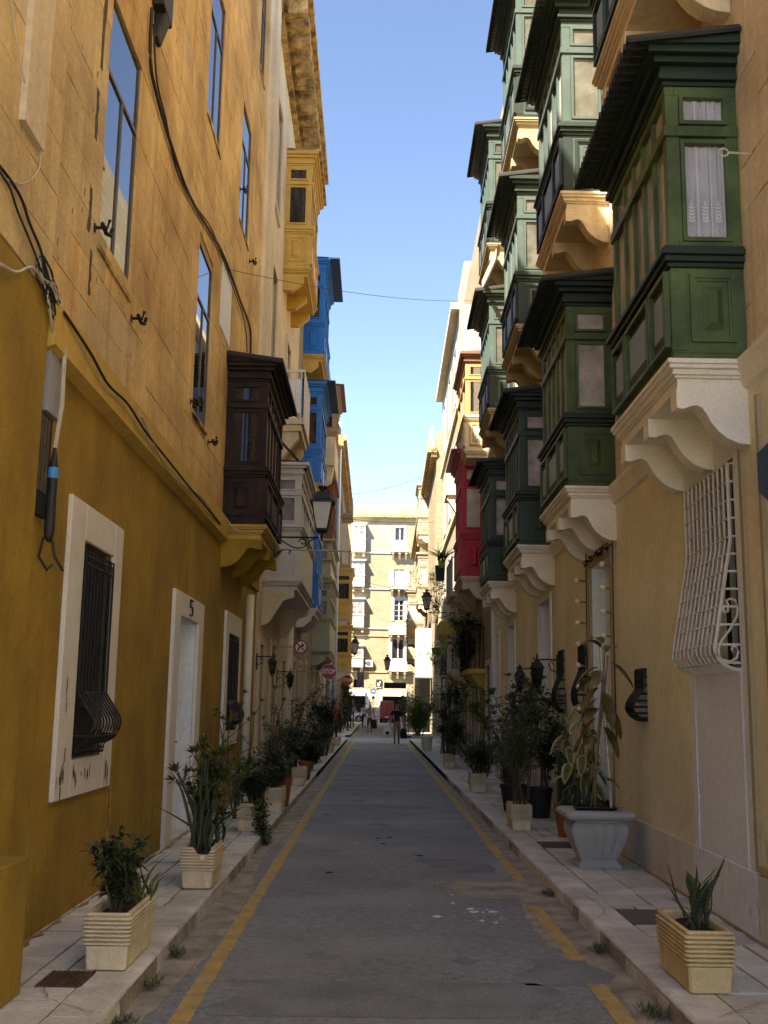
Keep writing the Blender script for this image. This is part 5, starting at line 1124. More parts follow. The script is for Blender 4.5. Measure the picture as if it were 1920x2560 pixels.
shrub('climbing_shrub', (-1.75, 22.5, .12), 'climbing shrub reaching up the left wall', 1.5, .30, 11, 1400, .075, .05, m='leaf_dk', zbase=.2, seed=22, dens=1.3)
shrub('hedge_bush', (-1.50, 25.2, .12), 'low broad dark bush halfway down the left pavement', .75, .42, 16, 2600, .08, .055, m='leaf_dk', zbase=.0, seed=23, dens=1.5)
shrub('hedge_bush', (-1.55, 29.0, .12), 'bushy dark shrub below the turn sign', .9, .42, 16, 2400, .09, .055, m='leaf_dk', zbase=.0, seed=24, dens=1.5)
shrub('wispy_shrub', (-1.55, 32.5, .12), 'wispy shrub with bare upper twigs near the stop sign', 1.9, .5, 14, 1900, .09, .06, m='leaf_dk', zbase=.0, seed=25, dens=1.3, sk=1.6)
shrub('wispy_shrub', (-1.60, 37.0, .12), 'loose shrub before the two people on the left', 1.7, .5, 12, 1400, .09, .06, m='leaf_dk', zbase=.0, seed=26, dens=1.3, sk=1.5)
for i, (y, l) in enumerate(((34.5, 'nearer'), (40.5, 'farther'))): pot('white_pot', (-1.42, y, .12), .12, .16, .32, 'planter', l+' pale round pot far along the left kerb')
shrub('corner_bush', (-1.9, 60, .12), 'bush at the corner beyond the crossing on the left', 1.7, .6, 12, 1500, .12, .08, m='leaf_dk', zbase=0, seed=27, dens=1.4, sk=2)
shrub('corner_bush', (-1.95, 74, .12), 'tall dark bush below the far left lamp', 3.4, .8, 14, 2400, .14, .10, m='leaf_dk', zbase=0, seed=28, dens=1.4, sk=2)
# right pavement
snake('snake_plant', (1.80, 6.36, .37), 'sparse snake plant with curled tips in the yellowish planter', 11, .22, .50, .042, .16, .06, 31, spread=.28)
snake('dry_leaf_plant', (1.88, 6.55, .40), 'fallen dry leaves hanging over the back of the yellowish planter', 4, .3, .42, .05, .1, .03, 33, m='leaf_blue', cat='plant', spread=.45, arch=.6)
shrub('olive_like_shrub', (1.80, 13.85, .42), 'feathery shrub on thin stems in the ribbed planter beyond the urn', 1.2, .40, 10, 2700, .065, .02, m='leaf', zbase=.38, seed=33, dens=1.5, tips=0)
shrub('euphorbia_shrub', (2.02, 16.1, .45), 'rosette leaved shrub behind the feathery one on the right', 1.5, .36, 14, 1500, .10, .035, m='leaf', tips=11, zbase=.2, seed=34, dens=1.2, seg=2, tipm='leaf')
shrub('ivy', (2.35, 15.3, .50), 'ivy with dark heart leaves against the pale door', 1.25, .30, 10, 1000, .09, .075, m='leaf_dk', zbase=.0, seed=35, dens=1.4)
snake('snake_plant', (2.28, 13.1, .44), 'upright snake plant in the terracotta pot', 22, .45, .8, .05, .10, .10, 36, spread=.10)
snake('snake_plant', (2.30, 12.2, .14), 'cluster of dark sword leaves between urn and terracotta pot', 26, .5, .85, .055, .25, .10, 37, spread=.12)
shrub('arching_palm', (1.86, 19.8, .44), 'arching dark leaves in the third ribbed planter on the right', .6, .45, 16, 900, .22, .022, m='leaf_dk', zbase=.0, seed=38, dens=.9)
shrub('loose_shrub', (2.2, 18.3, .12), 'loose shrub against the right wall beyond the lantern', 1.1, .4, 14, 2000, .085, .035, m='leaf', zbase=.1, seed=39, dens=1.3)
shrub('flowering_shrub', (2.1, 21.7, .12), 'reddish leaved shrub in shade beside the pale door', .9, .45, 10, 900, .09, .04, m='leaf', zbase=.0, seed=40, dens=1.3)
shrub('dark_bush', (1.95, 27.2, .44), 'very dark round bush above the farthest right planter', .95, .45, 14, 2600, .08, .04, m='leaf_dk', zbase=.0, seed=41, dens=1.5)
shrub('wispy_shrub', (2.05, 30, .12), 'wispy climbing shrub along the right wall', 2.5, .42, 11, 1100, .09, .055, m='leaf_dk', zbase=.05, seed=42, dens=1.3, sk=1.6)
shrub('wispy_shrub', (2.15, 35, .12), 'thin tall shrub in front of the sunlit wall', 2.8, .4, 10, 900, .10, .06, m='leaf', zbase=.1, seed=43, dens=1.3, sk=1.8)
shrub('clipped_hedge', (2.15, 56, .12), 'large dark green hedge at the right hand corner of the crossing', 2.1, .75, 20, 6000, .13, .09, m='leaf', zbase=-1, seed=44, dens=1.9, sk=2)
pot('round_pot', (1.75, 37.5, .12), .15, .2, .45, 'planter', 'pale round pot near the hedge on the right')
# rubber plants
random.seed(50); o = Vector((2.30, 12.35, .12)); t = plant('variegated_rubber_plant', tuple(o), 'rubber plant with cream edged leaves behind the urn', 'rubber plant'); b = MB(); L_ = []
for a, k, h in ((1.2, .12, 1.45), (3.5, .16, 1.1), (4.6, .10, 1.25), (5.6, .2, .95)): L_.append(stem(b, o+Vector((0, 0, .2)), (math.cos(a)*k, math.sin(a)*k, 1), h, .011, .007, .03))
b.build('stems', MT['bark'], t, rec=False)
for pts in L_:
    for i in range(13):
        p = pts[2+int(i*5/13)].lerp(pts[min(7, 3+int(i*5/13))], (i*5/13) % 1); a = i*2.4+random.uniform(-.4, .4); bigleaf(t, p, (math.cos(a), math.sin(a), random.uniform(-1.3, .1)), random.uniform(.18, .25), random.uniform(.10, .14), 'rubber_var', .04, .45, 'cream_edge')
    for a in (0, 2.1, 4.2): bigleaf(t, pts[-1], (math.cos(a)*.5, math.sin(a)*.5, 1), .15, .08, 'rubber_var', .02, .1, 'cream_edge')
o = Vector((2.13, 10.75, .62)); t = plant('tall_rubber_plant', tuple(o), 'tall rubber plant with brown green leaves tied to canes in the grey urn', 'rubber plant'); b = MB()
tr = [o, o+Vector((.01, 0, .4)), o+Vector((.05, .0, .8)), o+Vector((.09, 0, 1.15)), o+Vector((.12, 0, 1.45)), o+Vector((.13, 0, 1.62))]; b.tube(tr, [.016, .014, .012, .011, .009, .006], 7); tr2 = [o+Vector((-.04, .03, 0)), o+Vector((.03, .02, .5)), o+Vector((.10, .02, 1.0)), o+Vector((.16, .02, 1.5))]; b.tube(tr2, .009, 6); b.build('stems', MT['bamboo'], t, smooth=True)
for z_, a in ((.78, 3.3), (.85, 5.4), (.93, 2.6), (1.0, 4.0), (1.05, .6), (1.12, 2.9), (1.18, 4.9), (1.22, 3.6), (1.3, 2.2), (1.36, 4.3), (1.40, 3.1), (1.46, 5.6), (1.50, .9), (1.54, 3.4), (1.58, 2.0)):
    i = min(4, int(z_/.33)); p = o+Vector((.13*z_/1.6, 0, z_)); bigleaf(t, p, (math.cos(a), math.sin(a)*.8, random.uniform(-1.1, .0) if z_ < 1.5 else .9), random.uniform(.22, .29), random.uniform(.12, .155), 'rubber', .05, .5)
for z_, a in ((.35, 3.0), (.42, 4.4), (.3, 5.6)): bigleaf(t, o+Vector((.02, 0, z_)), (math.cos(a), math.sin(a), .2), .2, .10, 'rubber', .05, .6)
b = MB(); b.tube([(2.30, 10.80, .62), (2.225, 10.80, 2.25)], .016, 8)
sp = thing('wrapped_pole', (2.30, 10.80, .62), 'pole wrapped in shiny spiral foil standing in the urn', 'pole'); b.build('pole', MT['foil'], sp)
b = MB()
for k in range(58): z = .64+.0275*k; x = 2.30-.075*(z-.62)/1.63; b.lathe([(.0175, 0), (.020, .007), (.0175, .014)], (x, 10.80, z), 8)
tag(b.build('foil_wrap', MT['foil'], sp), kind='stuff')
# pots on the white balcony, vines on low balconies
for i, (x, y, z, l) in enumerate(((1.93, 32.6, 5.75, 'upper lime green pot hooked on the white balcony'), (2.25, 35.0, 3.45, 'lime green trough on the low iron balcony'), (1.98, 36.2, 3.3, 'farther lime green trough over the low balcony'))):
    t = thing('hanging_pot', (x, y, z), l, 'flower pot', 'lime green pots hanging on balconies'); b = MB(); s = .11 if i == 0 else .16
    b.loft([[(x-s*.8, y-s*.7, z-.0), (x+s*.8, y-s*.7, z), (x+s*.8, y+s*.7, z), (x-s*.8, y+s*.7, z)], [(x-s, y-s*.8, z+.22), (x+s, y-s*.8, z+.22), (x+s, y+s*.8, z+.22), (x-s, y+s*.8, z+.22)]]); b.build('pot_body', MT['pot_lime'], t)
    if i == 0: q = MB(); q.loft([[(x-.14, y+.2, z-.35), (x+.1, y+.2, z-.35), (x+.1, y+.5, z-.35), (x-.14, y+.5, z-.35)], [(x-.18, y+.15, z+.1), (x+.12, y+.15, z+.1), (x+.12, y+.55, z+.1), (x-.18, y+.55, z+.1)]]); q.build('saucer_pot', MT['pot_dk'], t)
snake('spiky_aloe', (1.93, 32.6, 5.98), 'spiky dark aloe bursting from the pot on the white balcony', 46, .25, .52, .05, .12, .12, 60, m='leaf_dk', cat='aloe', spread=1.1, arch=.2)
shrub('potted_tree', (2.15, 39.6, 4.6), 'small pale leaved tree on the ochre balcony base', 2.0, .42, 10, 700, .10, .07, m='leaf_blue', zbase=.05, seed=61, dens=1.4)
shrub('balcony_vine', (2.2, 35.8, 2.6), 'dry brownish vine spilling over the low balcony', 1.1, .8, 14, 1500, .08, .05, m='leaf', zbase=-1, seed=62, dens=2.0)
shrub('hanging_foliage', (2.4, 29.0, 2.6), 'black green foliage filling the iron balcony over the doors', 1.25, .45, 16, 3200, .10, .05, m='leaf_dk', zbase=-1, seed=63, dens=2.0)

# ---------------------------------------------------------------- lamps
def street_lamp(x, y, z, s, label, wallx, arm_dir, grp='street lamps on wall brackets'):
    t = thing('street_lamp', (wallx, y, z), label, 'street lamp', grp); a = arm_dir
    def f4(r, zz): return [(x+r*cx, y+r*cy, z+zz) for cx, cy in ((-1, -1), (1, -1), (1, 1), (-1, 1))]
    b = MB(); b.loft([f4(.085*s, .0), f4(.15*s, .40*s)]); b.build('lamp_glass', MT['lampglass'], t)
    b = MB()
    for cx, cy in ((-1, -1), (1, -1), (1, 1), (-1, 1)): b.tube([(x+.087*s*cx, y+.087*s*cy, z), (x+.153*s*cx, y+.153*s*cy, z+.40*s)], .009*s, 4)
    b.loft([f4(.09*s, -.03*s), f4(.095*s, 0)]); b.loft([f4(.05*s, -.07*s), f4(.09*s, -.031*s)]); b.build('lamp_frame', MT['black'], t)
    b = MB(); b.loft([f4(.19*s, .40*s), f4(.19*s, .42*s), f4(.13*s, .46*s), f4(.12*s, .53*s), f4(.07*s, .58*s)]); b.lathe([(.035*s, .58*s), (.035*s, .61*s), (.06*s, .62*s), (.075*s, .66*s), (.07*s, .67*s), (.01, .672*s)], (x, y, z), 10); b.build('lamp_cap', MT['black'], t)
    b = MB(); zb = z-.14*s; b.tube([(x, y, z-.03), (x, y, zb-.05)], .02*s, 6); b.tube([(x+a*.05, y, zb), (wallx, y, zb)], .016*s, 6); 
    Ls = abs(wallx-x); sg = 1 if wallx > x else -1
    b.tube([(x+sg*Ls*u, y, zb-v*s) for u, v in ((.15, .02), (.25, .05), (.3, .10), (.38, .15), (.5, .17), (.62, .15), (.75, .10), (.88, .04), (1, .0))], .012*s, 5)
    b.tube([(x+sg*(Ls*.40+.07*s*math.cos(q)*(1-q/9)), y, zb-.075*s+.06*s*math.sin(q)*(1-q/9)) for q in [i*.6 for i in range(12)]], .010*s, 5)
    b.tube([(wallx-sg*u*s, y, zb-v*s) for u, v in ((0, .30), (.05, .24), (.12, .20), (.2, .19), (.25, .22), (.24, .25), (.21, .245))], .011*s, 5); b.box(wallx-.02, wallx+.02, y-.03, y+.03, zb-.32*s, zb+.05*s); b.build('bracket', MT['black'], t); return t
street_lamp(-.88, 16.5, 4.28, 1.0, 'street lamp with pale glass on a scrolled bracket, nearest on the left', -1.60, -1)
street_lamp(1.82, 40, 5.17, 1.05, 'street lamp with pale glass on the right hand sunlit side', 2.84, 1)
street_lamp(-1.45, 72, 5.0, 1.6, 'small street lamp far down on the left by the laundry', -2.3, -1)
street_lamp(.82, 84, 4.4, 1.6, 'small street lamp far down on a long right bracket', 3.2, 1)
b = MB(); b.tube([(-1.60, 16.9, 4.0), (-1.60, 16.5, 3.95), (-.42, 16.5, 3.93)], .012, 5); tag(b.build('washing_rod', MT['metalgrey']), 'thin metal rod sticking out below the nearest left lamp', 'rod')
def lantern(side, y, z, s, label, out=.30):
    x = wall_x(side, y); sg = 1 if side == 'L' else -1; cx = x+sg*out; t = thing('wall_lantern', (x, y, z), label, 'lantern', 'black wall lanterns')
    def hx(r, zz): return [(cx+r*math.cos(i*1.0472), y+r*math.sin(i*1.0472), z+zz) for i in range(6)]
    b = MB(); b.loft([hx(.05*s, -.24*s), hx(.085*s, .0)]); b.build('lamp_glass', MT['pane_dark'], t)
    b = MB(); b.loft([hx(.11*s, 0), hx(.11*s, .012*s), hx(.06*s, .08*s), hx(.03*s, .11*s)]); b.lathe([(.02*s, .11*s), (.012*s, .2*s), (.004, .22*s)], (cx, y, z), 6); b.lathe([(.004, -.33*s), (.02*s, -.30*s), (.012*s, -.28*s), (.05*s, -.24*s)], (cx, y, z), 6)
    for i in range(6): b.tube([(cx+.052*s*math.cos(i*1.0472), y+.052*s*math.sin(i*1.0472), z-.24*s), (cx+.087*s*math.cos(i*1.0472), y+.087*s*math.sin(i*1.0472), z)], .006*s, 4)
    b.build('lamp_frame', MT['black'], t)
    b = MB(); b.box(min(x, x+sg*.02), max(x, x+sg*.02), y-.04*s, y+.04*s, z-.16*s, z+.2*s); b.tube([(x, y, z+.12*s), (x+sg*out*.5, y, z+.13*s), (cx+sg*.03, y, z+.12*s), (cx+sg*.06, y, z+.15*s)], .013*s, 5); b.tube([(x+sg*.02, y, z-.05*s), (x+sg*out*.35, y, z-.02*s), (x+sg*out*.45, y, z+.07*s), (x+sg*out*.3, y, z+.10*s), (x+sg*out*.2, y, z+.05*s)], .010*s, 5); b.build('bracket', MT['black'], t)
lantern('R', 15.85, 2.17, 1.0, 'nearest black wall lantern on the right, hanging from a scrolled arm'); lantern('R', 17.95, 2.12, .9, 'second black wall lantern on the right, half hidden by leaves')
lantern('R', 34.5, 2.0, 1.3, 'wall lantern under the low balcony, nearer one'); lantern('R', 38.5, 2.0, 1.3, 'wall lantern under the low balcony, farther one')
lantern('L', 20.0, 2.35, .85, 'nearer black wall lantern on the left beside the pale doors'); lantern('L', 24.3, 2.2, .9, 'farther black wall lantern on the left beside the column')
# bulb strings beside the pale door
for i, (y, w_) in enumerate(((11.72, .05), (13.30, .05))):
    t = thing('bulb_string', (wall_x('R', y), y, 1.9), ('nearer' if i == 0 else 'farther')+' string of round bulbs beside the pale door', 'string lights'); b = sb('R'); b.tube([(.03, y, 1.2), (.035, y+.01, 2.3), (.03, y, 3.5)], .008, 5); b.build('wire', MT['cable'], t)
    for k in range(7 if i else 4):
        z = 3.15-k*.26; b = sb('R'); b.tube([(.03, y, z), (.12, y-.0, z+.01)], .013, 6); sk_ = b.build('bulb_socket', MT['bamboo'], t); b = MB(); xx = wall_x('R', y)-.15; b.lathe([(.003, -.033), (.022, -.026), (.033, -.008), (.033, .008), (.022, .026), (.003, .033)], (xx, y, z+.01), 10); b.build('bulb', MT['ivory'], sk_, smooth=True)
random.seed(90); gl = MB()
for k in range(70): y = 11.75+random.random()*1.5; gl.leaf((wall_x('R', y)-.05, y, 3.42+.10*math.sin((y-11.75)/1.5*3.1)*0-random.random()*.08), (random.uniform(-1, .2), random.uniform(-1, 1), random.uniform(-1, .5)), .06, .035)
tag(gl.build('door_garland', MT['brown'], None, rec=False), 'dark dried garland over the pale door', 'garland', kind='stuff')
t = thing('entry_phone', (wall_x('R', 15.0), 15.0, 1.55), 'small pale entry phone panel on the right wall', 'entry phone'); b = sb('R'); b.box(0, .03, 14.9, 15.08, 1.55, 1.85); b.build('plate', MT['urn'], t); 
for k in range(3): b = sb('R'); b.box(.03, .036, 14.94, 15.04, 1.6+k*.08, 1.64+k*.08); b.build('button', MT['steel'], t)
# ---------------------------------------------------------------- signs
def disc(b, x, y, z, r, n=28, rot=0.0, d=.0): b.poly([(x+r*math.cos(2*math.pi*i/n+rot), y-d, z+r*math.sin(2*math.pi*i/n+rot)) for i in range(n)])
def plate(name, m, x, y, z, r, parent, n=28, rot=0.0, t=.012): b = MB(); b.prism([(x+r*math.cos(2*math.pi*i/n+rot), z+r*math.sin(2*math.pi*i/n+rot)) for i in range(n)], 'y', y, y+t); return b.build(name, m, parent)
def text(name, s, size, loc, m, parent, rz=0.0, bold=.012, sx=1.0):
    c = bpy.data.curves.new(name, 'FONT'); c.body = s; c.size = size; c.align_x = 'CENTER'; c.align_y = 'CENTER'; c.offset = bold; c.extrude = .002
    o = bpy.data.objects.new(name, c); COL.objects.link(o); bpy.context.view_layer.update(); dg = bpy.context.evaluated_depsgraph_get(); me = bpy.data.meshes.new_from_object(o.evaluated_get(dg)); bpy.data.objects.remove(o)
    R_ = Matrix.Rotation(rz, 4, 'Z') @ Matrix.Rotation(math.pi/2, 4, 'X') @ Matrix.Diagonal((sx, 1, 1, 1)); me.transform(R_); me.materials.clear(); me.materials.append(m); o = bpy.data.objects.new(name, me); COL.objects.link(o); o.parent = parent; pl = WL[parent.name]; o.location = (loc[0]-pl[0], loc[1]-pl[1], loc[2]-pl[2]); return o
def stop(x, y, z, r, label, wx):
    t = thing('stop_sign', (wx, y, z), label, 'stop sign', 'red stop signs'); plate('rim', MT['signwhite'], x, y, z, r, t, 8, math.pi/8); plate('plate', MT['signred'], x, y-.008, z, r*.94, t, 8, math.pi/8, .007); text('lettering', 'STOP', r*.80, (x, y-.012, z), MT['signwhite'], t, sx=.82, bold=r*.03)
    b = MB(); b.tube([(x, y+.02, z), (wx, y+.02, z)], .015, 5); b.build('bracket', MT['metalgrey'], t)
stop(-1.31, 30, 2.50, .225, 'red octagonal STOP sign on the left wall, the nearer one', -2.24); stop(-1.62, 62, 3.0, .30, 'smaller STOP sign farther off below the yellow balcony', -2.34)
x, y, z = -1.75, 25, 2.90; t = thing('no_turn_sign', (-2.2, y, z), 'round red ringed no turning sign on the left wall', 'road sign'); plate('rim', MT['signred'], x, y, z, .165, t); plate('plate', MT['signwhite'], x, y-.008, z, .125, t, t=.007)
b = MB(); A = y-.011
b.poly([(x-.075, A, z-.085), (x-.045, A, z-.085), (x-.02, A, z-.02), (x+.035, A, z+.02), (x+.03, A, z-.015), (x+.085, A, z+.045), (x+.02, A, z+.085), (x+.025, A, z+.05), (x-.04, A, z+.015)]); b.build('arrow', MT['dark'], t, rec=False)
b = MB(); b.poly([(x-.11, A-.002, z+.085), (x-.09, A-.002, z+.105), (x+.11, A-.002, z-.085), (x+.09, A-.002, z-.105)]); b.build('slash', MT['signred'], t, rec=False)
b = MB(); b.tube([(x, y+.02, z), (-2.2, y+.02, z)], .014, 5); b.build('bracket', MT['metalgrey'], t)
b = MB(); t = thing('octagonal_sign', (2.54, 6.05, 3.0), 'back of a dark octagonal sign at the right edge of the picture', 'road sign'); plate('plate', MT['navy'], 2.44, 6.05, 2.95, .29, t, 8, math.pi/8, .004)
b = MB(); b.tube([(2.25, 6.045, 3.0), (2.56, 6.045, 3.0)], .015, 5); b.build('bracket', MT['black'], t)
t = thing('round_sign', (-1.9, 64, 4.0), 'tiny round red and white sign past the crossing on the left', 'road sign'); plate('rim', MT['signred'], -1.86, 64, 4.02, .2, t); plate('plate', MT['signwhite'], -1.86, 63.99, 4.02, .14, t, t=.006); b = MB(); b.tube([(-1.86, 64.02, 4.02), (-2.34, 64.02, 4.02)], .02, 5); b.build('bracket', MT['metalgrey'], t)
sx_, sy_ = fx(-.28), FY-1.0
t = thing('road_sign_post', (sx_, sy_, 0), 'blue round road sign over a white plate in front of the end building', 'road sign'); b = MB(); b.tube([(sx_, sy_, 0), (sx_, sy_, fz(3.2))], .035, 6); b.build('post', MT['metalgrey'], t); plate('plate', MT['signblue'], sx_, sy_-.06, fz(2.95), .26, t)
b = MB(); b.poly([(sx_-.15, sy_-.065, fz(2.95)), (sx_-.02, sy_-.065, fz(3.08)), (sx_-.02, sy_-.065, fz(2.99)), (sx_+.15, sy_-.065, fz(2.99)), (sx_+.15, sy_-.065, fz(2.91)), (sx_-.02, sy_-.065, fz(2.91)), (sx_-.02, sy_-.065, fz(2.82))]); b.build('arrow', MT['signwhite'], t, rec=False)
b = MB(); b.box(sx_-.3, sx_+.3, sy_-.06, sy_-.04, fz(2.1), fz(2.6)); b.build('lower_plate', MT['signwhite'], t); b = MB(); disc(b, sx_+.02, sy_-.065, fz(2.36), .17, 14); b.build('plate_symbol', MT['dark'], t, rec=False)

# ---------------------------------------------------------------- cables, hooks
def cable(name, pts, r, m, label, parent=None, n=5, sm=6):
    P = [Vector(p) for p in pts]; out = []
    for i in range(len(P)-1):
        p0, p1, p2, p3 = P[max(i-1, 0)], P[i], P[i+1], P[min(i+2, len(P)-1)]
        for k in range(sm):
            t_ = k/sm; out.append(.5*((2*p1)+(-p0+p2)*t_+(2*p0-5*p1+4*p2-p3)*t_*t_+(-p0+3*p1-3*p2+p3)*t_**3))
    out.append(P[-1]); b = MB(); b.tube(out, r, n); o = b.build(name, m, parent); tag(o, label, 'cable' if parent is None else None); return o
def lw(px, py, w=.03): return on_left(px, py, w)
cable('wall_cable', [lw(380, 20), lw(376, 150), lw(390, 230), lw(424, 350), lw(470, 480), lw(520, 570), lw(560, 640), lw(600, 750), lw(625, 820), lw(626, 895)], .017, MT['cable'], 'thick black cable bundle running down the orange wall from the top')
cable('wall_cable', [lw(384, 60), lw(392, 200), lw(415, 300), lw(440, 420), lw(478, 500), lw(530, 575), lw(572, 690), lw(610, 800), lw(618, 880)], .009, MT['cable'], 'thin cable looping beside the thick bundle on the orange wall')
b = sb('L'); yb = on_left(392, 20).y; b.box(0, .12, yb-.22, yb+.18, on_left(392, 50).z, on_left(392, 50).z+.6); b.prism([(0, on_left(392, 50).z), (.12, on_left(392, 50).z), (.04, on_left(392, 50).z-.25), (0, on_left(392, 50).z-.25)], 'y', yb-.1, yb+.1); tag(b.build('junction_box', MT['cable'], bevel=.02), 'dark frayed junction box at the top of the thick cable', 'junction box')
cable('wall_cable', [lw(160, 780, .10), lw(225, 880, .12), lw(270, 960, .12), lw(320, 1010, .12), lw(365, 1080, .12), lw(420, 1150, .12), lw(500, 1250, .12), lw(552, 1310, .1)], .011, MT['cable'], 'black cable lying along the pale ochre ledge')
cable('wall_cable', [lw(355, 1040, .1), lw(385, 1110, .12), lw(430, 1190, .13), lw(500, 1240, .1), lw(545, 1300, .1)], .008, MT['cable_w'], 'pale thin cable drooping over the ledge')
cable('wall_cable', [lw(552, 1270, .04), lw(562, 1290, .05), lw(590, 1325, .3), lw(630, 1338, .45)], .009, MT['cable_w'], 'pale cable swinging under the brown balcony')
cable('wall_cable', [lw(0, 415, .06), lw(30, 455, .07), lw(55, 500, .07), lw(75, 560, .07), lw(100, 620, .08), lw(120, 690, .08), lw(150, 760, .08)], .009, MT['cable'], 'black cable curving down from the left edge')
cable('wall_cable', [lw(0, 430, .06), lw(25, 470, .07), lw(45, 530, .07), lw(90, 640, .08), lw(125, 750, .08)], .007, MT['cable'], 'second black cable beside the one from the left edge')
cable('wall_cable', [lw(0, 660, .08), lw(40, 680, .09), lw(75, 668, .09), lw(100, 690, .09), lw(118, 740, .08), lw(128, 800, .08), lw(140, 860, .06)], .010, MT['cable_w'], 'pale cable sagging across the top of the near ochre wall')
cable('wall_cable', [lw(28, 0, .06), lw(45, 130, .07), lw(75, 260, .07), lw(100, 350, .07), (lw(98, 420, .07)), lw(60, 458, .07), lw(8, 445, .06)], .005, MT['cable_w'], 'thin pale wire looping over the limestone at the upper left')
random.seed(120)
ct = thing('cable_tangle', tuple(lw(130, 800, 0)), 'tangle of black and pale cables knotted at the corner of the ochre house', 'cables')
for k in range(14):
    a, b2, c_ = (100+random.uniform(-8, 14), 640), (128+random.uniform(-18, 30), 735+random.uniform(-20, 20)), (140+random.uniform(-12, 25), 800+random.uniform(-25, 40))
    cable('cable', [lw(a[0], a[1], .06), lw(a[0]+random.uniform(-5, 25), 690, .08), lw(*b2, .09), lw(*c_, .06)], .004+.003*random.random(), MT['cable'] if k % 3 else MT['cable_w'], None, parent=ct)
    bpy.data.objects
t = thing('meter_cabinet', (-2.1, 6.85, 3.4), 'grey metal cabinet with dark slatted box tucked behind the near corner', 'cabinet')
b = sb('L'); b.box(0, .05, 6.66, 6.95, 3.42, 3.92); b.build('grey_cover', MT['metalgrey'], t); b = sb('L'); b.box(-.005, .03, 6.60, 6.86, 2.75, 3.40); b.build('dark_back', MT['dark'], t)
for k in range(3): b = sb('L'); b.box(.03, .045, 6.62+k*.07, 6.635+k*.07, 2.9, 3.38); b.build('slat', MT['bark'], t)
t = thing('cable_splice', (-2.1, 6.78, 2.7), 'black cable splice with a blue band hanging at the corner', 'cable joint')
b = MB(); xx = wall_x('L', 6.8)+.08; b.lathe([(.01, .58), (.02, .52), (.03, .45), (.032, .2), (.036, .05), (.03, 0), (.012, -.03)], (xx, 6.78, 2.62), 12); b.build('sleeve', MT['cable'], t, smooth=True); b = MB(); b.lathe([(.031, 0), (.034, .01), (.034, .06), (.031, .07)], (xx, 6.78, 3.00), 12); b.build('blue_band', MT['tape'], t)
for k, dx in enumerate((-.03, .02)): b = MB(); b.tube([(xx+dx, 6.78, 2.62), (xx+dx*2, 6.80, 2.5), (xx+dx*2+.04, 6.86, 2.42), (xx+.02+dx, 6.92, 2.46)], .010, 5); b.build('cable_tail', MT['cable'], t)
b = MB(); b.tube([(xx, 6.78, 3.2), (xx+.02, 6.80, 3.5), (xx, 6.84, 3.9)], .014, 5); b.build('cable_tail', MT['cable_w'], t)
def wire(name, p, q, sag, label, r=.008):
    p, q = Vector(p), Vector(q); pts = [p.lerp(q, i/16)+Vector((0, 0, -sag*4*(i/16)*(1-i/16))) for i in range(17)]; b = MB(); b.tube(pts, r, 4); tag(b.build(name, MT['cable']), label, 'wire')
wire('overhead_wire', at_y(430, 640, 13.0), at_y(1180, 752, 24.0), .18, 'thin wire crossing the street against the sky', .0045)
wire('overhead_wire', at_y(880, 1236, 75), at_y(1100, 1175, 75), .25, 'wire crossing the street far away, the higher one', .014)
wire('overhead_wire', at_y(820, 1290, 60), at_y(1150, 1300, 60), .25, 'wire crossing in front of the end building roof', .012)
wire('overhead_wire', at_y(860, 1440, 60), at_y(1070, 1482, 60), .15, 'wire crossing in front of the middle windows', .010)
b = sb('R'); b.tube([(.0, 6.95, 5.42), (.16, 6.93, 5.42)], .008, 5); b.tube([(.16+.035*(1-math.cos(a*.7)), 6.93, 5.42+.028*math.sin(a*.7)) for a in range(10)], .007, 5); tag(b.build('eye_bolt', MT['plinth']), 'rusty eye bolt sticking out of the wall by the nearest green balcony', 'hook')
b = MB(); b.tube([at_y(690, 1090, 22), at_y(735, 1140, 21), at_y(765, 1175, 20.5)], .035, 4); tag(b.build('wooden_prop', MT['brown']), 'dark slanting timber prop above the grey balcony', 'prop')
# pavement ironwork
t = thing('drain_grate', (-1.65, 6.2, .12), 'rusty square grating in the near left pavement', 'grate'); b = MB(); b.box(-1.77, -1.53, 6.03, 6.36, .118, .126); b.build('plate', MT['rustiron'], t)
for i in range(9): b = MB(); b.box(-1.76+i*.0265, -1.75+i*.0265, 6.04, 6.35, .126, .131); b.build('grate_bar', MT['rustiron'], t)
for i in range(7): b = MB(); b.box(-1.77, -1.53, 6.06+i*.045, 6.07+i*.045, .126, .129); b.build('grate_bar', MT['rustiron'], t)
for x, y, l in ((2.0, 8.2, 'dark square cover behind the near right planter'), (2.0, 12.3, 'dark cover beside the grey urn')): o = MB().box(x-.18, x+.18, y-.28, y+.28, .121, .127).build('inspection_cover', MT['steel']); tag(o, l, 'manhole cover')
for i, (px, py) in enumerate(((870, 1831), (878, 1824), (886, 1818))):
    x = -1.62; y = (64, 71, 79)[i]; t = MB(); t.lathe([(.05, 0), (.05, .95), (.07, .96), (.07, 1.02), (.01, 1.05)], (x, y, .1), 8); tag(t.build('bollard', MT['steelpost']), ('nearest', 'middle', 'farthest')[i]+' dark bollard on the far left pavement', 'bollard', 'bollards on the far left pavement')
for i, (y, l) in enumerate(((62, 'nearer'), (70, 'farther'))): t = MB(); t.lathe([(.05, 0), (.05, .95), (.07, .96), (.07, 1.02), (.01, 1.05)], (1.85, y, .1), 8); tag(t.build('bollard', MT['steelpost']), l+' bollard on the far right pavement', 'bollard', 'bollards on the far right pavement')
b = MB()
for k in range(4): b.add([(-1.3+.12*k, 73.5, 3.9), (-1.2+.12*k, 73.5, 3.9), (-1.18+.12*k, 73.55, 2.9-.1*(k % 2)), (-1.32+.12*k, 73.45, 2.8)], [(0, 1, 2, 3)])
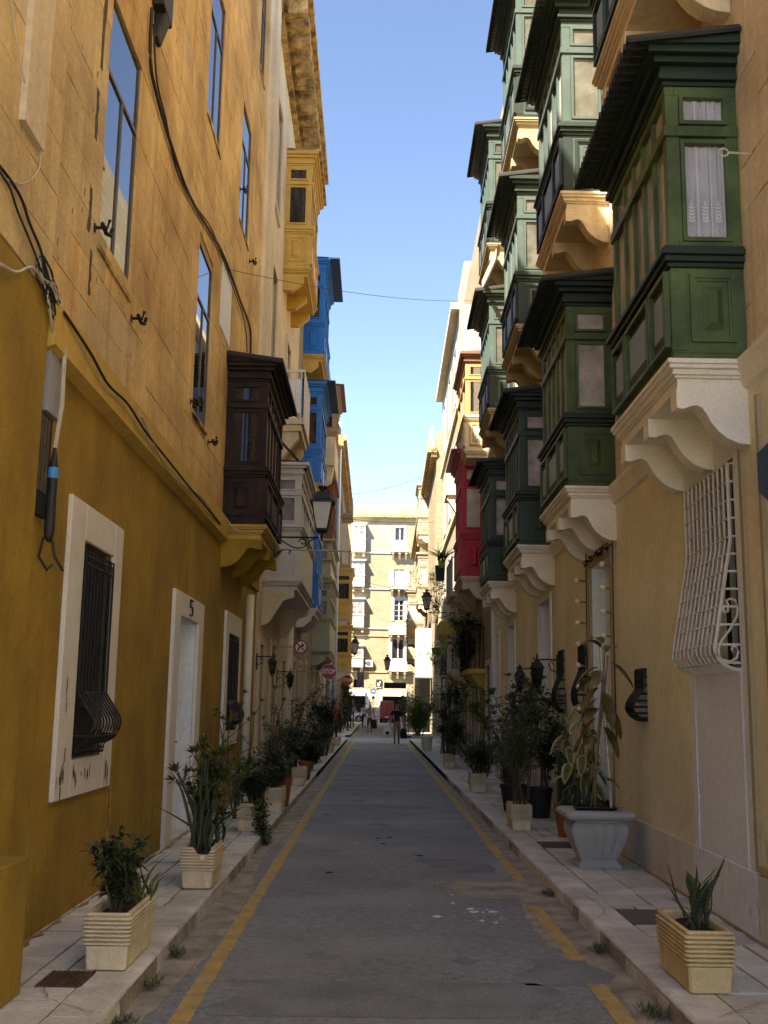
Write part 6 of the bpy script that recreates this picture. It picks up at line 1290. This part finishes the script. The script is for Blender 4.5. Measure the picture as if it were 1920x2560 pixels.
tag(b.build('laundry', MT['laundry'], rec=False), 'purple laundry hanging by the far left lamp', 'laundry')

# ---------------------------------------------------------------- people
def person(loc, h, label, top, bottom, pose, shoes='cloth_k', female=False, face=-1, legs_bare=False, hairm='hair', scale_w=1.0, skirt=False):
    """pose: (left foot dy, right foot dy, left arm out, right arm out, lean)"""
    lf, rf, la, ra, lean = pose; H = h; v = {}; E_ = []; w = scale_w
    def P(n, x, y, z, r): v[n] = (Vector((x*H*w, y*H*face*-1, z*H)), r*H)
    P('pel', 0, 0, .53, .082); P('wai', 0, lean*.5, .62, .072); P('che', 0, lean, .74, .088 if not female else .078); P('nek', 0, lean, .835, .034); P('hd1', 0, lean-.005, .885, .048); P('hd2', 0, lean-.01, .935, .056); P('hd3', 0, lean-.005, .975, .044)
    for s, f, n in ((-1, lf, 'l'), (1, rf, 'r')):
        P(n+'hip', s*.05, 0, .50, .062); P(n+'kne', s*.055, f*.45-.02, .285, .040); P(n+'ank', s*.05, f, .055, .024); P(n+'toe', s*.058, f-.085, .02, .024)
        a = la if n == 'l' else ra; P(n+'sho', s*.105, lean, .80, .042); P(n+'elb', s*(.135+a*.25), lean+.02, .635, .028); P(n+'wri', s*(.14+a*.4), lean-.03, .49, .020); P(n+'han', s*(.14+a*.42), lean-.045, .45, .024)
    E_ = [('pel', 'wai'), ('wai', 'che'), ('che', 'nek'), ('nek', 'hd1'), ('hd1', 'hd2'), ('hd2', 'hd3')]
    for n in 'lr': E_ += [('pel', n+'hip'), (n+'hip', n+'kne'), (n+'kne', n+'ank'), (n+'ank', n+'toe'), ('che', n+'sho'), (n+'sho', n+'elb'), (n+'elb', n+'wri'), (n+'wri', n+'han')]
    ks = list(v); me = bpy.data.meshes.new('body'); me.from_pydata([v[k][0] for k in ks], [(ks.index(a), ks.index(b)) for a, b in E_], []); o = bpy.data.objects.new('body', me); COL.objects.link(o)
    md = o.modifiers.new('skin', 'SKIN'); md.use_smooth_shade = True; 
    for i, k in enumerate(ks): sv = me.skin_vertices[0].data[i]; sv.radius = (v[k][1], v[k][1]*(.75 if k in ('che', 'wai', 'pel') else 1)); sv.use_root = (k == 'pel')
    o.modifiers.new('sub', 'SUBSURF').levels = 2; bpy.context.view_layer.update(); dg = bpy.context.evaluated_depsgraph_get(); nm = bpy.data.meshes.new_from_object(o.evaluated_get(dg)); bpy.data.objects.remove(o)
    nm.name = 'body'; nm.materials.clear()
    for k in ('skin', top, bottom, shoes, hairm): nm.materials.append(MT[k])
    for p in nm.polygons:
        c = p.center/H; ax = abs(c.x)/w; yb = c.y*-face*-1
        back = c.y*face*-1 > .0
        if c.z > .945 or (c.z > (.86 if female else .90) and (c.y*-face) > .012): mi = 4
        elif c.z > .825: mi = 0
        elif c.z > .545 and ax < .125+(.05 if c.z > .70 else 0): mi = 1
        elif ax > .10 and c.z > .42 and c.z < .83: mi = 0
        elif c.z > (.30 if legs_bare else .06): mi = 2
        elif c.z > .06: mi = 0
        else: mi = 3
        p.material_index = mi; p.use_smooth = True
    t = thing('person', loc, label, 'person'); b = bpy.data.objects.new('body', nm); COL.objects.link(b); b.parent = t; WL[b.name] = tuple(loc)
    fy = -face*-1
    yh = loc[1]+face*(.055*H)+(lean)*H*(-face)  # front of the face
    f = MB()
    for s in (-1, 1): f.box(loc[0]+s*.019*H-.006*H, loc[0]+s*.019*H+.006*H, yh-.004, yh+.004, loc[2]+.925*H, loc[2]+.931*H)
    f.build('eyes', MT['dark'], t)
    f = MB(); f.prism([(loc[0]-.007*H, loc[2]+.905*H), (loc[0]+.007*H, loc[2]+.905*H), (loc[0], loc[2]+.928*H)], 'y', min(yh, yh+face*.012*H), max(yh, yh+face*.012*H)); f.build('nose', MT['skin'], t)
    return t
def bag(name, loc, w, h, d, m, label, cat, sym=False):
    t = thing(name, loc, label, cat); o = Vector(loc); b = MB(); b.loft([[(o.x-w*.5, o.y-d, o.z), (o.x+w*.5, o.y-d, o.z), (o.x+w*.5, o.y+d, o.z), (o.x-w*.5, o.y+d, o.z)], [(o.x-w*.55, o.y-d*1.2, o.z+h*.5), (o.x+w*.55, o.y-d*1.2, o.z+h*.5), (o.x+w*.55, o.y+d*1.2, o.z+h*.5), (o.x-w*.55, o.y+d*1.2, o.z+h*.5)], [(o.x-w*.35, o.y-d*.4, o.z+h), (o.x+w*.4, o.y-d*.4, o.z+h), (o.x+w*.4, o.y+d*.4, o.z+h), (o.x-w*.35, o.y+d*.4, o.z+h)]]); b.build('bag_body', MT[m], t, bevel=.01)
    b = MB(); b.tube([(o.x-w*.15, o.y, o.z+h), (o.x, o.y, o.z+h+.10), (o.x+w*.15, o.y, o.z+h)], .008, 5); b.build('bag_handle', MT[m], t)
    if sym: b = MB(); disc(b, o.x+.02, o.y-d*1.2-.012, o.z+h*.45, w*.22, 16); b.build('bag_print', MT['cloth_k'], t, rec=False)
person((.90, 47.0, 0), 1.72, 'person in black sleeveless top and tan trousers walking towards us with two bags', 'cloth_k', 'cloth_tan', (-.10, .10, .05, .04, .0), legs_bare=False)
bag('carrier_bag', (.48, 46.85, .28), .34, .42, .07, 'cloth_w', 'white carrier bag with a dark round print in the nearer walker\'s hand', 'bag', True)
bag('shoulder_bag', (1.19, 46.9, .24), .26, .42, .09, 'cloth_k', 'dark bag held low by the walker in tan trousers', 'bag')
person((-.36, 66.0, 0), 1.58, 'person in patterned top and dark skirt in the middle of the street beyond', 'cloth_p', 'cloth_g', (-.05, .07, .03, .04, .0), female=True, legs_bare=True, scale_w=1.15)
bag('carrier_bag', (-.10, 65.9, .24), .32, .52, .08, 'cloth_k', 'black carrier bag held by the person in the patterned top', 'bag'); bag('plastic_bag', (-.66, 65.9, .4), .12, .5, .06, 'cloth_w', 'thin pale plastic bag beside the person in the patterned top', 'bag')
person((-.86, 80, 0), 1.75, 'person in a white shirt carrying a dark load behind the patterned top', 'cloth_w', 'cloth_n', (.05, -.05, .1, .1, .02))
person((-1.98, 45.2, .12), 1.62, 'person with dark hair and white top on the left pavement', 'cloth_w', 'cloth_n', (.04, -.06, .05, .05, .0), female=True)
person((-1.78, 47.2, .12), 1.72, 'person in an orange top with short red brown hair on the left pavement', 'cloth_o', 'cloth_k', (.04, -.04, .05, .10, .0), scale_w=1.15)

# ---------------------------------------------------------------- vehicles
def wheel(t, x, y, r, axis, w=.2):
    b = MB(); n = 20
    def ring(rad, o_): return [((x+o_, y+rad*math.cos(2*math.pi*i/n), r+rad*math.sin(2*math.pi*i/n)) if axis == 'x' else (x+rad*math.cos(2*math.pi*i/n), y+o_, r+rad*math.sin(2*math.pi*i/n))) for i in range(n)]
    b.loft([ring(r*.6, -w/2-.002), ring(r*.94, -w/2), ring(r, -w/2+.03), ring(r, w/2-.03), ring(r*.94, w/2), ring(r*.6, w/2)]); wo = b.build('wheel', MT['rubberblk'], t)
    b = MB(); b.loft([ring(r*.60, -w/2-.012), ring(r*.60, w/2+.012)]); b.build('rim', MT['chrome'], wo)
    b = MB()
    for k in range(5):
        a = k*1.2566
        for dd in (.28,): b.box(x+math.cos(a)*r*.35-.03, x+math.cos(a)*r*.35+.03, y-w/2-.02, y-w/2-.013, r+math.sin(a)*r*.35-.03, r+math.sin(a)*r*.35+.03)
    b.build('rim_slot', MT['rubberblk'], wo)
# red van seen from behind
vx, vy = 1.02, 103.0; t = thing('red_van', (vx, vy, 0), 'small red box van seen from behind before the end building', 'van'); b = MB()
b.box(vx-.64, vx+.64, vy, vy+3.0, .35, 2.04); b.build('cargo_box', MT['vanred'], t, bevel=.05)
b = MB(); b.box(vx-.60, vx+.60, vy+3.0, vy+4.3, .35, 1.7); b.build('cab', MT['vanred'], t, bevel=.12)
b = MB(); b.box(vx-.012, vx+.012, vy-.008, vy+.02, .45, 1.95); b.box(vx-.6, vx+.6, vy-.006, vy+.02, .42, .45); b.build('door_seam', MT['dark'], t)
b = MB(); b.box(vx-.62, vx+.62, vy-.05, vy+.1, .25, .40); b.build('bumper', MT['rubberblk'], t, bevel=.02)
for s in (-1, 1): b = MB(); b.box(vx+s*.52-.06, vx+s*.52+.06, vy-.03, vy+.02, .52, .72); b.build('tail_light', MT['taillight'], t, bevel=.01); wheel(t, vx+s*.55, vy+.6, .27, 'x', .16); wheel(t, vx+s*.55, vy+3.3, .27, 'x', .16)
b = MB(); b.box(vx-.16, vx+.16, vy-.03, vy+.0, .50, .60); b.build('number_plate', MT['signwhite'], t)
b = MB(); b.box(vx-.6, vx+.6, vy+3.05, vy+3.9, 1.15, 1.55); b.build('cab_window', MT['pane_dark'], t)
# white hatchback side on
cx, cy = -.35, 106.2; t = thing('white_hatchback', (cx, cy, 0), 'white hatchback side on, partly behind the red van', 'car')
prof = [(-2.0, .35), (-2.02, .62), (-1.9, .78), (-1.15, .92), (-.55, 1.38), (.2, 1.46), (1.2, 1.42), (1.65, 1.05), (1.8, .95), (1.85, .4), (1.6, .28), (-1.8, .28)]
b = MB(); b.loft([[(cx+x, cy+yy, z) for x, z in prof] for yy in (0,)] + [[(cx+x, cy+1.6, z) for x, z in prof]]); b.build('body', MT['carwhite'], t, bevel=.05)
for q in (((-.98, .95), (-.5, 1.32), (-.1, 1.37), (-.1, .95)), ((0, .95), (0, 1.38), (.75, 1.38), (.8, .95)), ((.88, .95), (.85, 1.37), (1.15, 1.34), (1.45, 1.02))):
    b = MB(); b.prism([(cx+x, z) for x, z in q], 'y', cy-.012, cy+.01); b.build('side_window', MT['pane_dark'], t)
for s in (-1.30, 1.18): wheel(t, cx+s, cy+.08, .30, 'y', .18); wheel(t, cx+s, cy+1.5, .30, 'y', .18)
for s in (-1.30, 1.18): b = MB(); b.prism([(cx+s+.36*math.cos(a*.3142), .30+.36*math.sin(a*.3142)) for a in range(11)], 'y', cy-.008, cy+.006); b.build('wheel_arch', MT['rubberblk'], t)
b = MB(); b.box(cx-1.99, cx-1.8, cy-.005, cy+.25, .60, .72); b.build('headlight', MT['lampglass'], t, bevel=.01)
b = MB(); b.box(cx-.052, cx-.045, cy-.004, cy, .40, 1.38); b.box(cx-1.7, cx+1.7, cy-.02, cy, .52, .56); b.build('door_trim', MT['rubberblk'], t)
b = MB(); b.box(cx-.95, cx-.83, cy-.14, cy, .96, 1.06); b.build('wing_mirror', MT['rubberblk'], t, bevel=.02)
